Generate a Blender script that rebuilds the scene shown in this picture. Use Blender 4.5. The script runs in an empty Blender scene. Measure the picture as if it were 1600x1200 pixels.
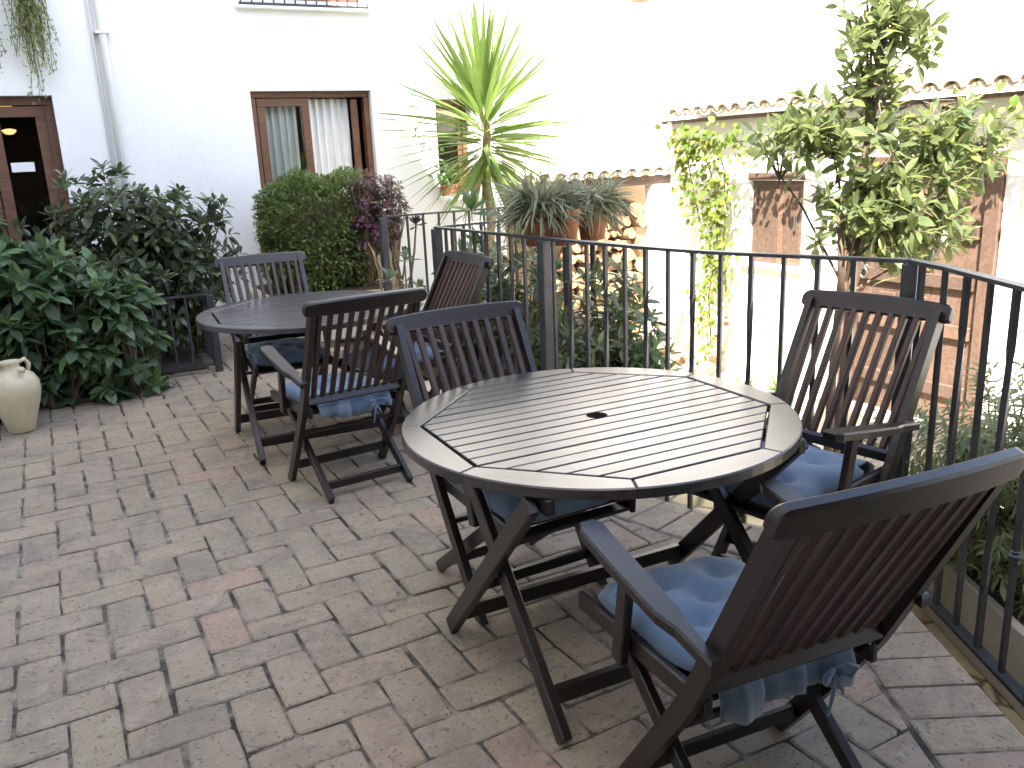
import bpy, bmesh, math, random
import numpy as np
from mathutils import Matrix, Vector, Euler
from math import sin, cos, tan, pi, radians, sqrt, atan2

random.seed(7)
rng = np.random.default_rng(11)
SC = bpy.context.scene
COL = SC.collection

# ------------------------------------------------------------------ survey frame
# World X runs along the house front with the window, world Y towards it, Z up.
# cw() turns (metres right, metres ahead) as paced from the camera into world X, Y.
YAW = radians(27.775)
CA, SA = cos(YAW), sin(YAW)
def cw(x, y):
    return (CA * x + SA * y, -SA * x + CA * y)

# ------------------------------------------------------------------ camera
cam = bpy.data.cameras.new('camera')
cam.sensor_fit = 'HORIZONTAL'
cam.sensor_width = 36.0
cam.lens = 1332.57 / 1600 * 36.0
cam.clip_start = 0.05
cam.clip_end = 900
cam_ob = bpy.data.objects.new('camera', cam)
COL.objects.link(cam_ob)
PITCH, ROLL = radians(15.088), radians(-2.557)
fwd = Vector((0, cos(PITCH), -sin(PITCH)))
rgt = Vector((1, 0, 0))
upv = rgt.cross(fwd)
r2 = cos(ROLL) * rgt + sin(ROLL) * upv
u2 = -sin(ROLL) * rgt + cos(ROLL) * upv
Rz = Matrix.Rotation(-YAW, 3, 'Z')
r2, u2, f2 = Rz @ r2, Rz @ u2, Rz @ fwd
M = Matrix((r2, u2, -f2)).transposed().to_4x4()
M.translation = Vector((0, 0, 1.554))
cam_ob.matrix_world = M
SC.camera = cam_ob

# ------------------------------------------------------------------ sky and sun
SUN_EL = radians(52)
SUN_TRAVEL = Vector((cos(radians(45)) * cos(SUN_EL), sin(radians(45)) * cos(SUN_EL), -sin(SUN_EL)))
world = bpy.data.worlds.new('World')
SC.world = world
world.use_nodes = True
wn = world.node_tree.nodes
wl = world.node_tree.links
bg = wn['Background']
sky = wn.new('ShaderNodeTexSky')
sky.sky_type = 'NISHITA'
sky.sun_disc = False
sky.sun_elevation = SUN_EL
sdir = -SUN_TRAVEL
sky.sun_rotation = atan2(sdir.x, sdir.y)
sky.air_density = 1.0
sky.dust_density = 2.0
sky.ozone_density = 1.0
bg.inputs['Strength'].default_value = 0.15
wl.new(sky.outputs[0], bg.inputs['Color'])
sun = bpy.data.lights.new('sun', 'SUN')
sun.energy = 5.0
sun.angle = radians(0.53)
sun.color = (1.0, 0.96, 0.89)
sun_ob = bpy.data.objects.new('sun', sun)
sun_ob.rotation_euler = SUN_TRAVEL.to_track_quat('-Z', 'Y').to_euler()
sun_ob.location = (-10, -10, 20)
COL.objects.link(sun_ob)
SC.view_settings.view_transform = 'Standard'
SC.view_settings.look = 'None'
SC.view_settings.gamma = 1.0
SC.view_settings.exposure = 2.5
SC.view_settings.use_white_balance = True          # the camera's white balance, set for open shade
SC.view_settings.white_balance_temperature = 7000
SC.view_settings.white_balance_tint = 10
SC.cycles.max_bounces = 8
SC.cycles.diffuse_bounces = 5
SC.cycles.transmission_bounces = 6
SC.cycles.transparent_max_bounces = 8

# ------------------------------------------------------------------ materials
MATS = {}
class NT:
    def __init__(s, name):
        s.m = bpy.data.materials.new(name)
        s.m.use_nodes = True
        s.t = s.m.node_tree
        s.n, s.l = s.t.nodes, s.t.links
        s.b = s.n['Principled BSDF']
        s.out = s.n['Material Output']
        MATS[name] = s.m
    def new(s, t, **kw):
        n = s.n.new('ShaderNode' + t)
        for k, v in kw.items():
            setattr(n, k, v)
        return n
    def link(s, a, b):
        s.l.new(a, b)
    def coord(s, kind='Object', scale=(1, 1, 1)):
        c = s.new('TexCoord')
        mp = s.new('Mapping')
        mp.inputs['Scale'].default_value = scale
        s.link(c.outputs[kind], mp.inputs['Vector'])
        return mp.outputs[0]
    def pos(s, scale=(1, 1, 1)):
        g = s.new('NewGeometry')
        mp = s.new('Mapping')
        mp.inputs['Scale'].default_value = scale
        s.link(g.outputs['Position'], mp.inputs['Vector'])
        return mp.outputs[0]
    def noise(s, vec, scale, detail=4, rough=0.6, dist=0.0):
        n = s.new('TexNoise')
        n.inputs['Scale'].default_value = scale
        n.inputs['Detail'].default_value = detail
        n.inputs['Roughness'].default_value = rough
        n.inputs['Distortion'].default_value = dist
        s.link(vec, n.inputs['Vector'])
        return n.outputs['Fac']
    def ramp(s, fac, stops, interp='LINEAR'):
        r = s.new('ValToRGB')
        r.color_ramp.interpolation = interp
        e = r.color_ramp.elements
        while len(e) < len(stops):
            e.new(0.5)
        for el, (p, c) in zip(e, stops):
            el.position = p
            el.color = (*c, 1) if len(c) == 3 else c
        s.link(fac, r.inputs['Fac'])
        return r.outputs['Color']
    def mix(s, fac, a, b, mode='MIX'):
        n = s.new('Mix', data_type='RGBA', blend_type=mode)
        if isinstance(fac, (int, float)):
            n.inputs['Factor'].default_value = fac
        else:
            s.link(fac, n.inputs['Factor'])
        for v, k in ((a, 6), (b, 7)):
            if isinstance(v, tuple):
                n.inputs[k].default_value = (*v, 1)
            else:
                s.link(v, n.inputs[k])
        return n.outputs[2]
    def math(s, op, a, b=0.0):
        n = s.new('Math', operation=op)
        for v, k in ((a, 0), (b, 1)):
            if isinstance(v, (int, float)):
                n.inputs[k].default_value = v
            else:
                s.link(v, n.inputs[k])
        return n.outputs[0]
    def bump(s, h, strength=0.3, dist=0.01):
        n = s.new('Bump')
        n.inputs['Strength'].default_value = strength
        n.inputs['Distance'].default_value = dist
        s.link(h, n.inputs['Height'])
        s.link(n.outputs[0], s.b.inputs['Normal'])
        return n.outputs[0]
    def rnd(s):
        o = s.new('ObjectInfo')
        g = s.new('NewGeometry')
        a = s.math('ADD', o.outputs['Random'], g.outputs['Random Per Island'])
        return s.math('FRACT', a)
    def set(s, **kw):
        for k, v in kw.items():
            k = k.replace('_', ' ')
            i = s.b.inputs[k]
            if isinstance(v, (int, float)):
                i.default_value = v
            elif isinstance(v, tuple):
                i.default_value = (*v, 1)
            else:
                s.link(v, i)

def plain(name, col, rough=0.6, var=0.12, nscale=6, bump=0.0, metallic=0.0, spec=0.5):
    t = NT(name)
    v = t.pos()
    n = t.noise(v, nscale, 5, 0.6)
    c = t.ramp(n, [(0.25, tuple(x * (1 - var) for x in col)), (0.75, tuple(min(1, x * (1 + var)) for x in col))])
    t.set(Base_Color=c, Roughness=rough, Metallic=metallic, Specular_IOR_Level=spec)
    if bump:
        n2 = t.noise(v, nscale * 8, 4, 0.6)
        t.bump(n2, bump, 0.01)
    return t.m

def wood(name, c_dark, c_light, rough=(0.28, 0.5), grain=1.0, coat=0.0, spec=0.5):
    t = NT(name)
    v = t.coord('Object', (1.2, 22 * grain, 22 * grain))
    o = t.new('ObjectInfo')
    va = t.new('VectorMath', operation='ADD')
    t.link(v, va.inputs[0])
    sc = t.math('MULTIPLY', o.outputs['Random'], 37.0)
    cb = t.new('CombineXYZ')
    for k in range(3):
        t.link(sc, cb.inputs[k])
    t.link(cb.outputs[0], va.inputs[1])
    v = va.outputs[0]
    n = t.noise(v, 3.0, 6, 0.65, 0.6)
    n2 = t.noise(t.coord('Object', (3, 9, 9)), 2.2, 4, 0.6)
    c = t.ramp(n, [(0.3, c_dark), (0.7, c_light)])
    tone = t.ramp(o.outputs['Random'], [(0, (0.72, 0.72, 0.74)), (1, (1.3, 1.2, 1.15))])
    c = t.mix(1.0, c, tone, 'MULTIPLY')
    c = t.mix(t.math('MULTIPLY', t.ramp(n2, [(0.5, (0, 0, 0)), (0.8, (1, 1, 1))]), 0.35), c, tuple(x * 0.9 + 0.008 for x in c_light))
    r = t.new('MapRange')
    r.inputs['To Min'].default_value = rough[0]
    r.inputs['To Max'].default_value = rough[1]
    t.link(n2, r.inputs['Value'])
    t.set(Base_Color=c, Roughness=r.outputs[0], Coat_Weight=coat, Coat_Roughness=0.22, Specular_IOR_Level=spec)
    t.bump(n, 0.09, 0.0015)
    return t.m

def leaf(name, cols, rough=0.4, trans=0.3, spec=0.5, tcol=None):
    t = NT(name)
    r = t.rnd()
    st = [(i / max(1, len(cols) - 1), c) for i, c in enumerate(cols)]
    c = t.ramp(r, st)
    n = t.noise(t.pos(), 28, 3, 0.6)
    c = t.mix(1.0, c, t.ramp(n, [(0.3, (0.8, 0.82, 0.8)), (0.7, (1.2, 1.15, 1.1))]), 'MULTIPLY')
    t.set(Base_Color=c, Roughness=rough, Specular_IOR_Level=spec)
    tr = t.new('BsdfTranslucent')
    tc = t.mix(0.6, c, tcol or tuple(min(1, x * 2.2) for x in cols[-1]))
    t.link(tc, tr.inputs['Color'])
    mx = t.new('MixShader')
    mx.inputs[0].default_value = trans
    t.link(t.b.outputs[0], mx.inputs[1])
    t.link(tr.outputs[0], mx.inputs[2])
    t.link(mx.outputs[0], t.out.inputs['Surface'])
    return t.m

def make_materials():
    wood('dark_wood', (0.008, 0.005, 0.0042), (0.021, 0.0125, 0.010), (0.30, 0.44), 1.0, 0.25, 0.38)
    wood('slat_wood', (0.018, 0.0095, 0.007), (0.056, 0.029, 0.021), (0.36, 0.55), 1.0, 0.1, 0.35)
    wood('table_wood', (0.020, 0.017, 0.016), (0.044, 0.038, 0.035), (0.24, 0.38), 1.2, 0.4, 0.5)
    wood('frame_wood', (0.10, 0.045, 0.025), (0.19, 0.09, 0.05), (0.4, 0.6), 0.6)
    wood('door_wood', (0.075, 0.046, 0.033), (0.160, 0.108, 0.082), (0.55, 0.75), 0.5)
    wood('log_bark', (0.16, 0.10, 0.06), (0.36, 0.25, 0.16), (0.7, 0.9), 0.3)
    plain('log_end', (0.36, 0.24, 0.14), 0.8, 0.25, 14)
    plain('iron', (0.055, 0.055, 0.060), 0.38, 0.3, 12, 0.15, 0.35)
    plain('terracotta', (0.42, 0.16, 0.08), 0.75, 0.2, 10, 0.2)
    plain('cream_glaze', (0.56, 0.48, 0.31), 0.35, 0.16, 5, 0.08)
    plain('soil', (0.05, 0.035, 0.025), 0.95, 0.4, 20, 0.5)
    plain('pipe_white', (0.72, 0.72, 0.70), 0.4, 0.05, 5)
    plain('bark', (0.12, 0.085, 0.06), 0.85, 0.3, 20, 0.5)
    plain('twig', (0.13, 0.09, 0.055), 0.8, 0.3, 20)
    plain('pale_stalk', (0.36, 0.27, 0.17), 0.8, 0.25, 15)
    plain('yucca_bark', (0.40, 0.27, 0.15), 0.85, 0.3, 30, 0.6)
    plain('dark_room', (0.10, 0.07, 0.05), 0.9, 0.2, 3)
    plain('curtain', (0.86, 0.85, 0.82), 0.85, 0.05, 4)
    plain('paper', (0.8, 0.8, 0.82), 0.6, 0.03, 4)
    plain('roof_tile', (0.68, 0.60, 0.49), 0.85, 0.25, 8, 0.3)
    plain('bounce_tan_wall', (0.55, 0.40, 0.24), 0.9, 0.12, 3, 0.2)  # tan colour stands in for bounced light on the shelter's shaded back wall
    plain('stone_trough', (0.48, 0.44, 0.36), 0.85, 0.15, 6, 0.3)
    plain('turquoise_glaze', (0.10, 0.30, 0.32), 0.25, 0.15, 5)
    plain('yellow_petal', (0.75, 0.55, 0.06), 0.6, 0.15, 20)
    plain('steel', (0.35, 0.35, 0.36), 0.35, 0.1, 6, 0, 0.9)
    plain('green_tile', (0.20, 0.50, 0.42), 0.35, 0.2, 30)
    # plaster
    t = NT('plaster')
    v = t.pos()
    n = t.noise(v, 0.9, 5, 0.6)
    c = t.ramp(n, [(0.3, (0.76, 0.76, 0.755)), (0.7, (0.83, 0.83, 0.82))])
    t.set(Base_Color=c, Roughness=0.9)
    n2 = t.noise(v, 9, 6, 0.65)
    t.bump(n2, 0.25, 0.02)
    # courtyard ground
    t = NT('courtyard_ground')
    v = t.pos()
    n = t.noise(v, 1.3, 6, 0.65)
    n2 = t.noise(v, 30, 4, 0.7)
    c = t.ramp(n, [(0.3, (0.44, 0.37, 0.27)), (0.7, (0.60, 0.54, 0.44))])
    c = t.mix(1.0, c, t.ramp(n2, [(0.3, (0.75, 0.75, 0.75)), (0.7, (1.15, 1.15, 1.15))]), 'MULTIPLY')
    t.set(Base_Color=c, Roughness=0.95)
    t.bump(n2, 0.4, 0.02)
    # bricks of the terrace
    t = NT('brick')
    v = t.pos()
    o = t.new('ObjectInfo')
    r = t.rnd()
    c = t.ramp(r, [(0.0, (0.345, 0.262, 0.186)), (0.25, (0.325, 0.262, 0.186)), (0.5, (0.368, 0.276, 0.196)),
                   (0.7, (0.312, 0.258, 0.186)), (0.86, (0.352, 0.286, 0.192)), (0.95, (0.390, 0.264, 0.186)), (1.0, (0.285, 0.244, 0.186))])
    n1 = t.noise(v, 3.4, 7, 0.72, 0.5)
    c = t.mix(t.math('MULTIPLY', t.ramp(n1, [(0.45, (0, 0, 0)), (0.70, (1, 1, 1))]), 0.78), c, (0.145, 0.124, 0.107))
    n2 = t.noise(v, 0.75, 4, 0.6)
    c = t.mix(t.math('MULTIPLY', t.ramp(n2, [(0.42, (0, 0, 0)), (0.66, (1, 1, 1))]), 0.55), c, (0.255, 0.212, 0.148))
    n5 = t.noise(v, 8.5, 6, 0.75, 1.2)
    c = t.mix(t.math('MULTIPLY', t.ramp(n5, [(0.52, (0, 0, 0)), (0.68, (1, 1, 1))]), 0.55), c, (0.42, 0.345, 0.28))
    n3 = t.noise(v, 75, 4, 0.8)
    c = t.mix(1.0, c, t.ramp(n3, [(0.28, (0.5, 0.48, 0.46)), (0.42, (0.95, 0.95, 0.95)), (0.60, (1.0, 1.0, 1.0)), (0.72, (1.28, 1.26, 1.22))]), 'MULTIPLY')
    n4 = t.noise(v, 26, 6, 0.75, 0.6)
    c = t.mix(t.math('MULTIPLY', t.ramp(n4, [(0.57, (0, 0, 0)), (0.66, (1, 1, 1))]), 0.7), c, (0.085, 0.072, 0.064))
    vo = t.new('TexVoronoi'); vo.inputs['Scale'].default_value = 34
    t.link(v, vo.inputs['Vector'])
    pit = t.ramp(vo.outputs['Distance'], [(0.10, (1, 1, 1)), (0.17, (0, 0, 0))])
    c = t.mix(t.math('MULTIPLY', pit, 0.6), c, (0.07, 0.058, 0.05))
    t.set(Base_Color=c, Roughness=0.80, Specular_IOR_Level=0.35)
    hh = t.mix(0.5, n3, n4)
    hh = t.mix(t.math('MULTIPLY', pit, 0.7), hh, (0, 0, 0))
    t.bump(hh, 0.75, 0.007)
    # mortar
    t = NT('mortar')
    v = t.pos()
    n = t.noise(v, 7, 5, 0.65)
    c = t.ramp(n, [(0.40, (0.035, 0.028, 0.023)), (0.50, (0.10, 0.084, 0.066)), (0.66, (0.30, 0.255, 0.20))])
    t.set(Base_Color=c, Roughness=0.95)
    t.bump(t.noise(v, 90, 3, 0.7), 0.6, 0.006)
    # lower paving
    t = NT('flagstone')
    v = t.pos()
    vo = t.new('TexVoronoi', feature='DISTANCE_TO_EDGE')
    vo.inputs['Scale'].default_value = 3.2
    t.link(v, vo.inputs['Vector'])
    n = t.noise(v, 5, 5, 0.6)
    c = t.ramp(n, [(0.3, (0.36, 0.28, 0.14)), (0.7, (0.52, 0.44, 0.27))])
    c = t.mix(t.ramp(vo.outputs['Distance'], [(0.01, (1, 1, 1)), (0.05, (0, 0, 0))]), c, (0.13, 0.09, 0.05))
    t.set(Base_Color=c, Roughness=0.85)
    # cushion cloth
    t = NT('blue_cloth')
    v = t.coord('Object')
    n = t.noise(v, 7, 4, 0.6)
    c = t.ramp(n, [(0.3, (0.070, 0.112, 0.175)), (0.7, (0.105, 0.160, 0.235))])
    n2 = t.noise(v, 3.0, 3, 0.5)
    c = t.mix(t.math('MULTIPLY', t.ramp(n2, [(0.45, (0, 0, 0)), (0.7, (1, 1, 1))]), 0.4), c, (0.135, 0.170, 0.185))
    t.set(Base_Color=c, Roughness=0.9, Sheen_Weight=0.25)
    w = t.new('TexWave')
    w.inputs['Scale'].default_value = 160
    t.link(v, w.inputs['Vector'])
    t.bump(t.mix(0.6, n, w.outputs['Fac']), 0.12, 0.003)
    # glass
    t = NT('window_glass')
    fr = t.new('Fresnel'); fr.inputs['IOR'].default_value = 1.5
    tp = t.new('BsdfTransparent'); tp.inputs['Color'].default_value = (0.93, 0.96, 0.95, 1)
    gl = t.new('BsdfGlossy'); gl.inputs['Roughness'].default_value = 0.01
    mx = t.new('MixShader')
    t.link(fr.outputs[0], mx.inputs[0]); t.link(tp.outputs[0], mx.inputs[1]); t.link(gl.outputs[0], mx.inputs[2])
    t.link(mx.outputs[0], t.out.inputs['Surface'])
    # lamp
    t = NT('lamp_glow')
    t.set(Base_Color=(1, 0.8, 0.4), Emission_Color=(1.0, 0.72, 0.30), Emission_Strength=0.26)
    # leaves
    leaf('hydrangea_leaf', [(0.048, 0.085, 0.045), (0.065, 0.115, 0.055), (0.083, 0.140, 0.060), (0.119, 0.200, 0.069)], 0.42, 0.22)
    leaf('dark_leaf', [(0.049, 0.068, 0.042), (0.068, 0.091, 0.052), (0.088, 0.112, 0.060), (0.130, 0.163, 0.068)], 0.34, 0.15)
    leaf('box_leaf', [(0.057, 0.098, 0.030), (0.092, 0.140, 0.041), (0.127, 0.178, 0.055), (0.172, 0.224, 0.075)], 0.45, 0.3)
    leaf('purple_leaf', [(0.07, 0.028, 0.075), (0.13, 0.040, 0.11), (0.21, 0.060, 0.15), (0.15, 0.17, 0.06)], 0.4, 0.25)
    leaf('aeonium_leaf', [(0.030, 0.018, 0.020), (0.060, 0.035, 0.035), (0.09, 0.055, 0.05)], 0.4, 0.1)
    leaf('yucca_leaf', [(0.085, 0.145, 0.035), (0.12, 0.19, 0.045), (0.16, 0.235, 0.06)], 0.45, 0.3)
    leaf('citrus_leaf', [(0.070, 0.100, 0.050), (0.092, 0.128, 0.060), (0.115, 0.150, 0.070), (0.17, 0.20, 0.07)], 0.36, 0.4)
    leaf('vine_leaf', [(0.075, 0.15, 0.025), (0.10, 0.18, 0.03), (0.13, 0.20, 0.035), (0.20, 0.20, 0.045)], 0.5, 0.4)
    leaf('grey_leaf', [(0.11, 0.135, 0.085), (0.15, 0.175, 0.11), (0.19, 0.21, 0.13), (0.25, 0.25, 0.16)], 0.5, 0.25)
    leaf('rail_leaf', [(0.067, 0.094, 0.060), (0.092, 0.124, 0.076), (0.121, 0.155, 0.092), (0.172, 0.218, 0.081)], 0.36, 0.2)
    leaf('pale_leaf', [(0.10, 0.145, 0.055), (0.14, 0.185, 0.075), (0.19, 0.23, 0.11), (0.24, 0.26, 0.15)], 0.45, 0.3)
    leaf('trail_leaf', [(0.149, 0.203, 0.054), (0.216, 0.284, 0.081), (0.270, 0.324, 0.121)], 0.5, 0.35)
    leaf('geranium_leaf', [(0.05, 0.12, 0.04), (0.08, 0.17, 0.05), (0.13, 0.24, 0.06)], 0.5, 0.35)
make_materials()

# ------------------------------------------------------------------ helpers
def ob(name, mesh, mat=None, parent=None, mw=None, smooth=False):
    if mat is not None and not mesh.materials:
        mesh.materials.append(MATS[mat])
    if smooth:
        mesh.polygons.foreach_set('use_smooth', [True] * len(mesh.polygons))
    o = bpy.data.objects.new(name, mesh)
    COL.objects.link(o)
    if parent is not None:
        o.parent = parent
    if mw is not None:
        o.matrix_basis = mw
    return o

def empty(name, loc=(0, 0, 0), rz=0.0):
    o = bpy.data.objects.new(name, None)
    o.empty_display_size = 0.2
    COL.objects.link(o)
    o.location = loc
    o.rotation_euler = (0, 0, rz)
    return o

def tag(o, label=None, cat=None, group=None, kind=None):
    if label: o['label'] = label
    if cat: o['category'] = cat
    if group: o['group'] = group
    if kind: o['kind'] = kind
    return o

def mesh(name, v, f):
    m = bpy.data.meshes.new(name)
    m.from_pydata([tuple(map(float, p)) for p in v], [], f)
    m.update()
    return m

def box_data(L, W, H, c=0.003):
    """chamfered box centred on the origin: 24 corners, 26 faces"""
    hx, hy, hz = L / 2, W / 2, H / 2
    c = min(c, hx * .6, hy * .6, hz * .6)
    v, idx = [], {}
    for sx in (-1, 1):
        for sy in (-1, 1):
            for sz in (-1, 1):
                for k, p in enumerate(((hx, hy - c, hz - c), (hx - c, hy, hz - c), (hx - c, hy - c, hz))):
                    idx[(sx, sy, sz, k)] = len(v)
                    v.append((sx * p[0], sy * p[1], sz * p[2]))
    f = []
    I = idx
    for s in (-1, 1):
        q = [I[(s, -1, -1, 0)], I[(s, 1, -1, 0)], I[(s, 1, 1, 0)], I[(s, -1, 1, 0)]]
        f.append(q if s > 0 else q[::-1])
        q = [I[(-1, s, -1, 1)], I[(-1, s, 1, 1)], I[(1, s, 1, 1)], I[(1, s, -1, 1)]]
        f.append(q if s > 0 else q[::-1])
        q = [I[(-1, -1, s, 2)], I[(1, -1, s, 2)], I[(1, 1, s, 2)], I[(-1, 1, s, 2)]]
        f.append(q if s > 0 else q[::-1])
    for a in (-1, 1):
        for b in (-1, 1):
            f.append([I[(a, b, -1, 0)], I[(a, b, 1, 0)], I[(a, b, 1, 1)], I[(a, b, -1, 1)]][::(1 if a * b < 0 else -1)])
            f.append([I[(a, -1, b, 0)], I[(a, 1, b, 0)], I[(a, 1, b, 2)], I[(a, -1, b, 2)]][::(-1 if a * b < 0 else 1)][::-1])
            f.append([I[(-1, a, b, 1)], I[(1, a, b, 1)], I[(1, a, b, 2)], I[(-1, a, b, 2)]][::(1 if a * b < 0 else -1)])
            for d in (-1, 1):
                t = [I[(a, b, d, 0)], I[(a, b, d, 1)], I[(a, b, d, 2)]]
                f.append(t if a * b * d > 0 else t[::-1])
    return v, f

_box_cache = {}
def box_mesh(L, W, H, c=0.003, mat=None):
    k = (round(L, 4), round(W, 4), round(H, 4), c, mat)
    if k not in _box_cache:
        m = mesh('box', *box_data(L, W, H, c))
        if mat: m.materials.append(MATS[mat])
        _box_cache[k] = m
    return _box_cache[k]

def frame(p0, p1, up=(0, 0, 1), roll=0.0):
    p0, p1 = Vector(p0), Vector(p1)
    x = (p1 - p0).normalized()
    up = Vector(up)
    if abs(x.dot(up)) > 0.999: up = Vector((0, 1, 0))
    y = up.cross(x).normalized()
    z = x.cross(y)
    m = Matrix((x, y, z)).transposed().to_4x4()
    m.translation = (p0 + p1) / 2
    return m, (p1 - p0).length

def beam(name, p0, p1, w, h, mat, parent=None, up=(0, 0, 1), c=0.003):
    """square-edged bar from p0 to p1, w across, h along 'up'"""
    m, L = frame(p0, p1, up)
    return ob(name, box_mesh(L, w, h, c, mat), mat, parent, m)

def boxat(name, lo, hi, mat, parent=None, c=0.004):
    lo, hi = Vector(lo), Vector(hi)
    d = hi - lo
    return ob(name, box_mesh(d.x, d.y, d.z, c, mat), mat, parent, Matrix.Translation((lo + hi) / 2))

class MB:
    """collects shapes into ONE mesh"""
    def __init__(s): s.v, s.f = [], []
    def add(s, v, f, m=None):
        o = len(s.v)
        for p in v:
            s.v.append(tuple(m @ Vector(p)) if m is not None else tuple(p))
        s.f += [[i + o for i in q] for q in f]
        return s
    def box(s, lo, hi, c=0.0):
        lo, hi = Vector(lo), Vector(hi); d = hi - lo
        v, f = box_data(d.x, d.y, d.z, c if c else 0.0005)
        return s.add(v, f, Matrix.Translation((lo + hi) / 2))
    def bar(s, p0, p1, w, h, up=(0, 0, 1), c=0.002):
        m, L = frame(p0, p1, up)
        return s.add(*box_data(L, w, h, c), m)
    def tube(s, pts, rad, n=7, cap=True):
        pts = [Vector(p) for p in pts]
        if isinstance(rad, (int, float)): rad = [rad] * len(pts)
        o = len(s.v)
        prev = None
        for i, p in enumerate(pts):
            d = (pts[min(i + 1, len(pts) - 1)] - pts[max(i - 1, 0)]).normalized()
            if prev is None:
                a = Vector((0, 0, 1)) if abs(d.z) < 0.9 else Vector((1, 0, 0))
                x = a.cross(d).normalized()
            else:
                x = (prev - d * prev.dot(d)).normalized()
            prev = x
            y = d.cross(x)
            for k in range(n):
                t = 2 * pi * k / n
                s.v.append(tuple(p + rad[i] * (cos(t) * x + sin(t) * y)))
        for i in range(len(pts) - 1):
            for k in range(n):
                a, b = o + i * n + k, o + i * n + (k + 1) % n
                s.f.append([a, b, b + n, a + n])
        if cap:
            s.f.append([o + k for k in range(n)][::-1])
            s.f.append([o + (len(pts) - 1) * n + k for k in range(n)])
        return s
    def lathe(s, prof, n=24, center=(0, 0, 0), close=True):
        o = len(s.v)
        for r, z in prof:
            for k in range(n):
                t = 2 * pi * k / n
                s.v.append((center[0] + r * cos(t), center[1] + r * sin(t), center[2] + z))
        for i in range(len(prof) - 1):
            for k in range(n):
                a, b = o + i * n + k, o + i * n + (k + 1) % n
                s.f.append([a, b, b + n, a + n])
        if close:
            s.f.append([o + k for k in range(n)][::-1])
            s.f.append([o + (len(prof) - 1) * n + k for k in range(n)])
        return s
    def prism(s, poly, z0, z1, c=0.0):
        """vertical prism over a 2-D polygon (counter-clockwise), top edge chamfered by c"""
        o = len(s.v); n = len(poly)
        rings = [(0, z0), (0, z1 - c), (c, z1)] if c else [(0, z0), (0, z1)]
        for ins, z in rings:
            q = inset(poly, ins) if ins else poly
            s.v += [(p[0], p[1], z) for p in q]
        for i in range(len(rings) - 1):
            for k in range(n):
                a, b = o + i * n + k, o + i * n + (k + 1) % n
                s.f.append([a, b, b + n, a + n])
        s.f.append([o + k for k in range(n)][::-1])
        s.f.append([o + (len(rings) - 1) * n + k for k in range(n)])
        return s
    def build(s, name, mat, parent=None, smooth=False, mw=None):
        return ob(name, mesh(name, s.v, s.f), mat, parent, mw, smooth)

def inset(poly, d):
    n = len(poly); out = []
    for i in range(n):
        p0, p1, p2 = Vector(poly[i - 1][:2]), Vector(poly[i][:2]), Vector(poly[(i + 1) % n][:2])
        e1, e2 = (p1 - p0), (p2 - p1)
        if e1.length < 1e-7 or e2.length < 1e-7:
            out.append(tuple(p1)); continue
        e1.normalize(); e2.normalize()
        n1, n2 = Vector((-e1.y, e1.x)), Vector((-e2.y, e2.x))
        b = n1 + n2
        if b.length < 1e-6:
            out.append(tuple(p1)); continue
        b.normalize()
        out.append(tuple(p1 + b * min(d / max(0.3, b.dot(n1)), 4 * d)))
    return out

def clip_half(poly, p, n):
    """keep the part of poly where (x - p).n >= 0"""
    out = []
    for i in range(len(poly)):
        a, b = Vector(poly[i]), Vector(poly[(i + 1) % len(poly)])
        da, db = (a - p).dot(n), (b - p).dot(n)
        if da >= 0: out.append(tuple(a))
        if (da >= 0) != (db >= 0):
            out.append(tuple(a + (b - a) * (da / (da - db))))
    return out

def copy_tree(root, name=None):
    r = root.copy()
    COL.objects.link(r)
    for ch in root.children:
        c = ch.copy(); COL.objects.link(c); c.parent = r
        for g in ch.children:
            d = g.copy(); COL.objects.link(d); d.parent = c
    return r

# ================================================================== SETTING
LOW = -0.85          # courtyard level below the terrace
def struct(o):
    o['kind'] = 'structure'
    return o

m = MB()
m.v += [(-250, -250, LOW), (250, -250, LOW), (250, 250, LOW), (-250, 250, LOW)]
m.f.append([0, 1, 2, 3])
struct(m.build('ground', 'courtyard_ground'))

# line of the balustrade round the terrace (world X, Y), from the far post to the near end
RAIL = [cw(*p) for p in ((-0.45, 5.66), (-0.123, 5.138), (0.173, 4.646), (0.368, 4.343), (0.59, 4.024), (0.766, 3.781),
                         (0.917, 3.617), (1.149, 3.417), (1.298, 3.281), (1.49, 3.13))]
RAIL_B = [cw(*p) for p in ((1.49, 3.13), (1.512, 2.9), (1.512, 2.4), (1.512, 1.9), (1.512, 1.2), (1.512, 0.4), (1.512, -1.2))]

def offset_path(path, d):
    """shift a polyline to its right-hand side... positive d = towards the terrace"""
    out = []
    P = [Vector(p) for p in path]
    for i in range(len(P)):
        a = P[max(i - 1, 0)]; b = P[min(i + 1, len(P) - 1)]
        if 0 < i < len(P) - 1:
            d1 = (P[i] - P[i - 1]).normalized(); d2 = (P[i + 1] - P[i]).normalized()
        else:
            d1 = d2 = (b - a).normalized()
        n1 = Vector((d1.y, -d1.x)); n2 = Vector((d2.y, -d2.x))
        n = (n1 + n2).normalized()
        k = min(1.0 / max(0.35, n.dot(n1)), 1.6)
        out.append(tuple(P[i] + n * d * k))
    return out

FULL = RAIL[:-1] + [RAIL[-1]] + RAIL_B[1:]
def smooth_path(path, it=2):
    P = [Vector(p) for p in path]
    for _ in range(it):
        Q = [P[0]]
        for i in range(len(P) - 1):
            Q.append(P[i] * .75 + P[i + 1] * .25); Q.append(P[i] * .25 + P[i + 1] * .75)
        Q.append(P[-1]); P = Q
    return [tuple(p) for p in P]
BASE = [cw(-0.62, 6.1)] + FULL
EDGE = smooth_path(offset_path(BASE, 0.185), 2)         # rim of the brick terrace
INNER = offset_path(EDGE, 0.285)                        # inside of the rim course

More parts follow.
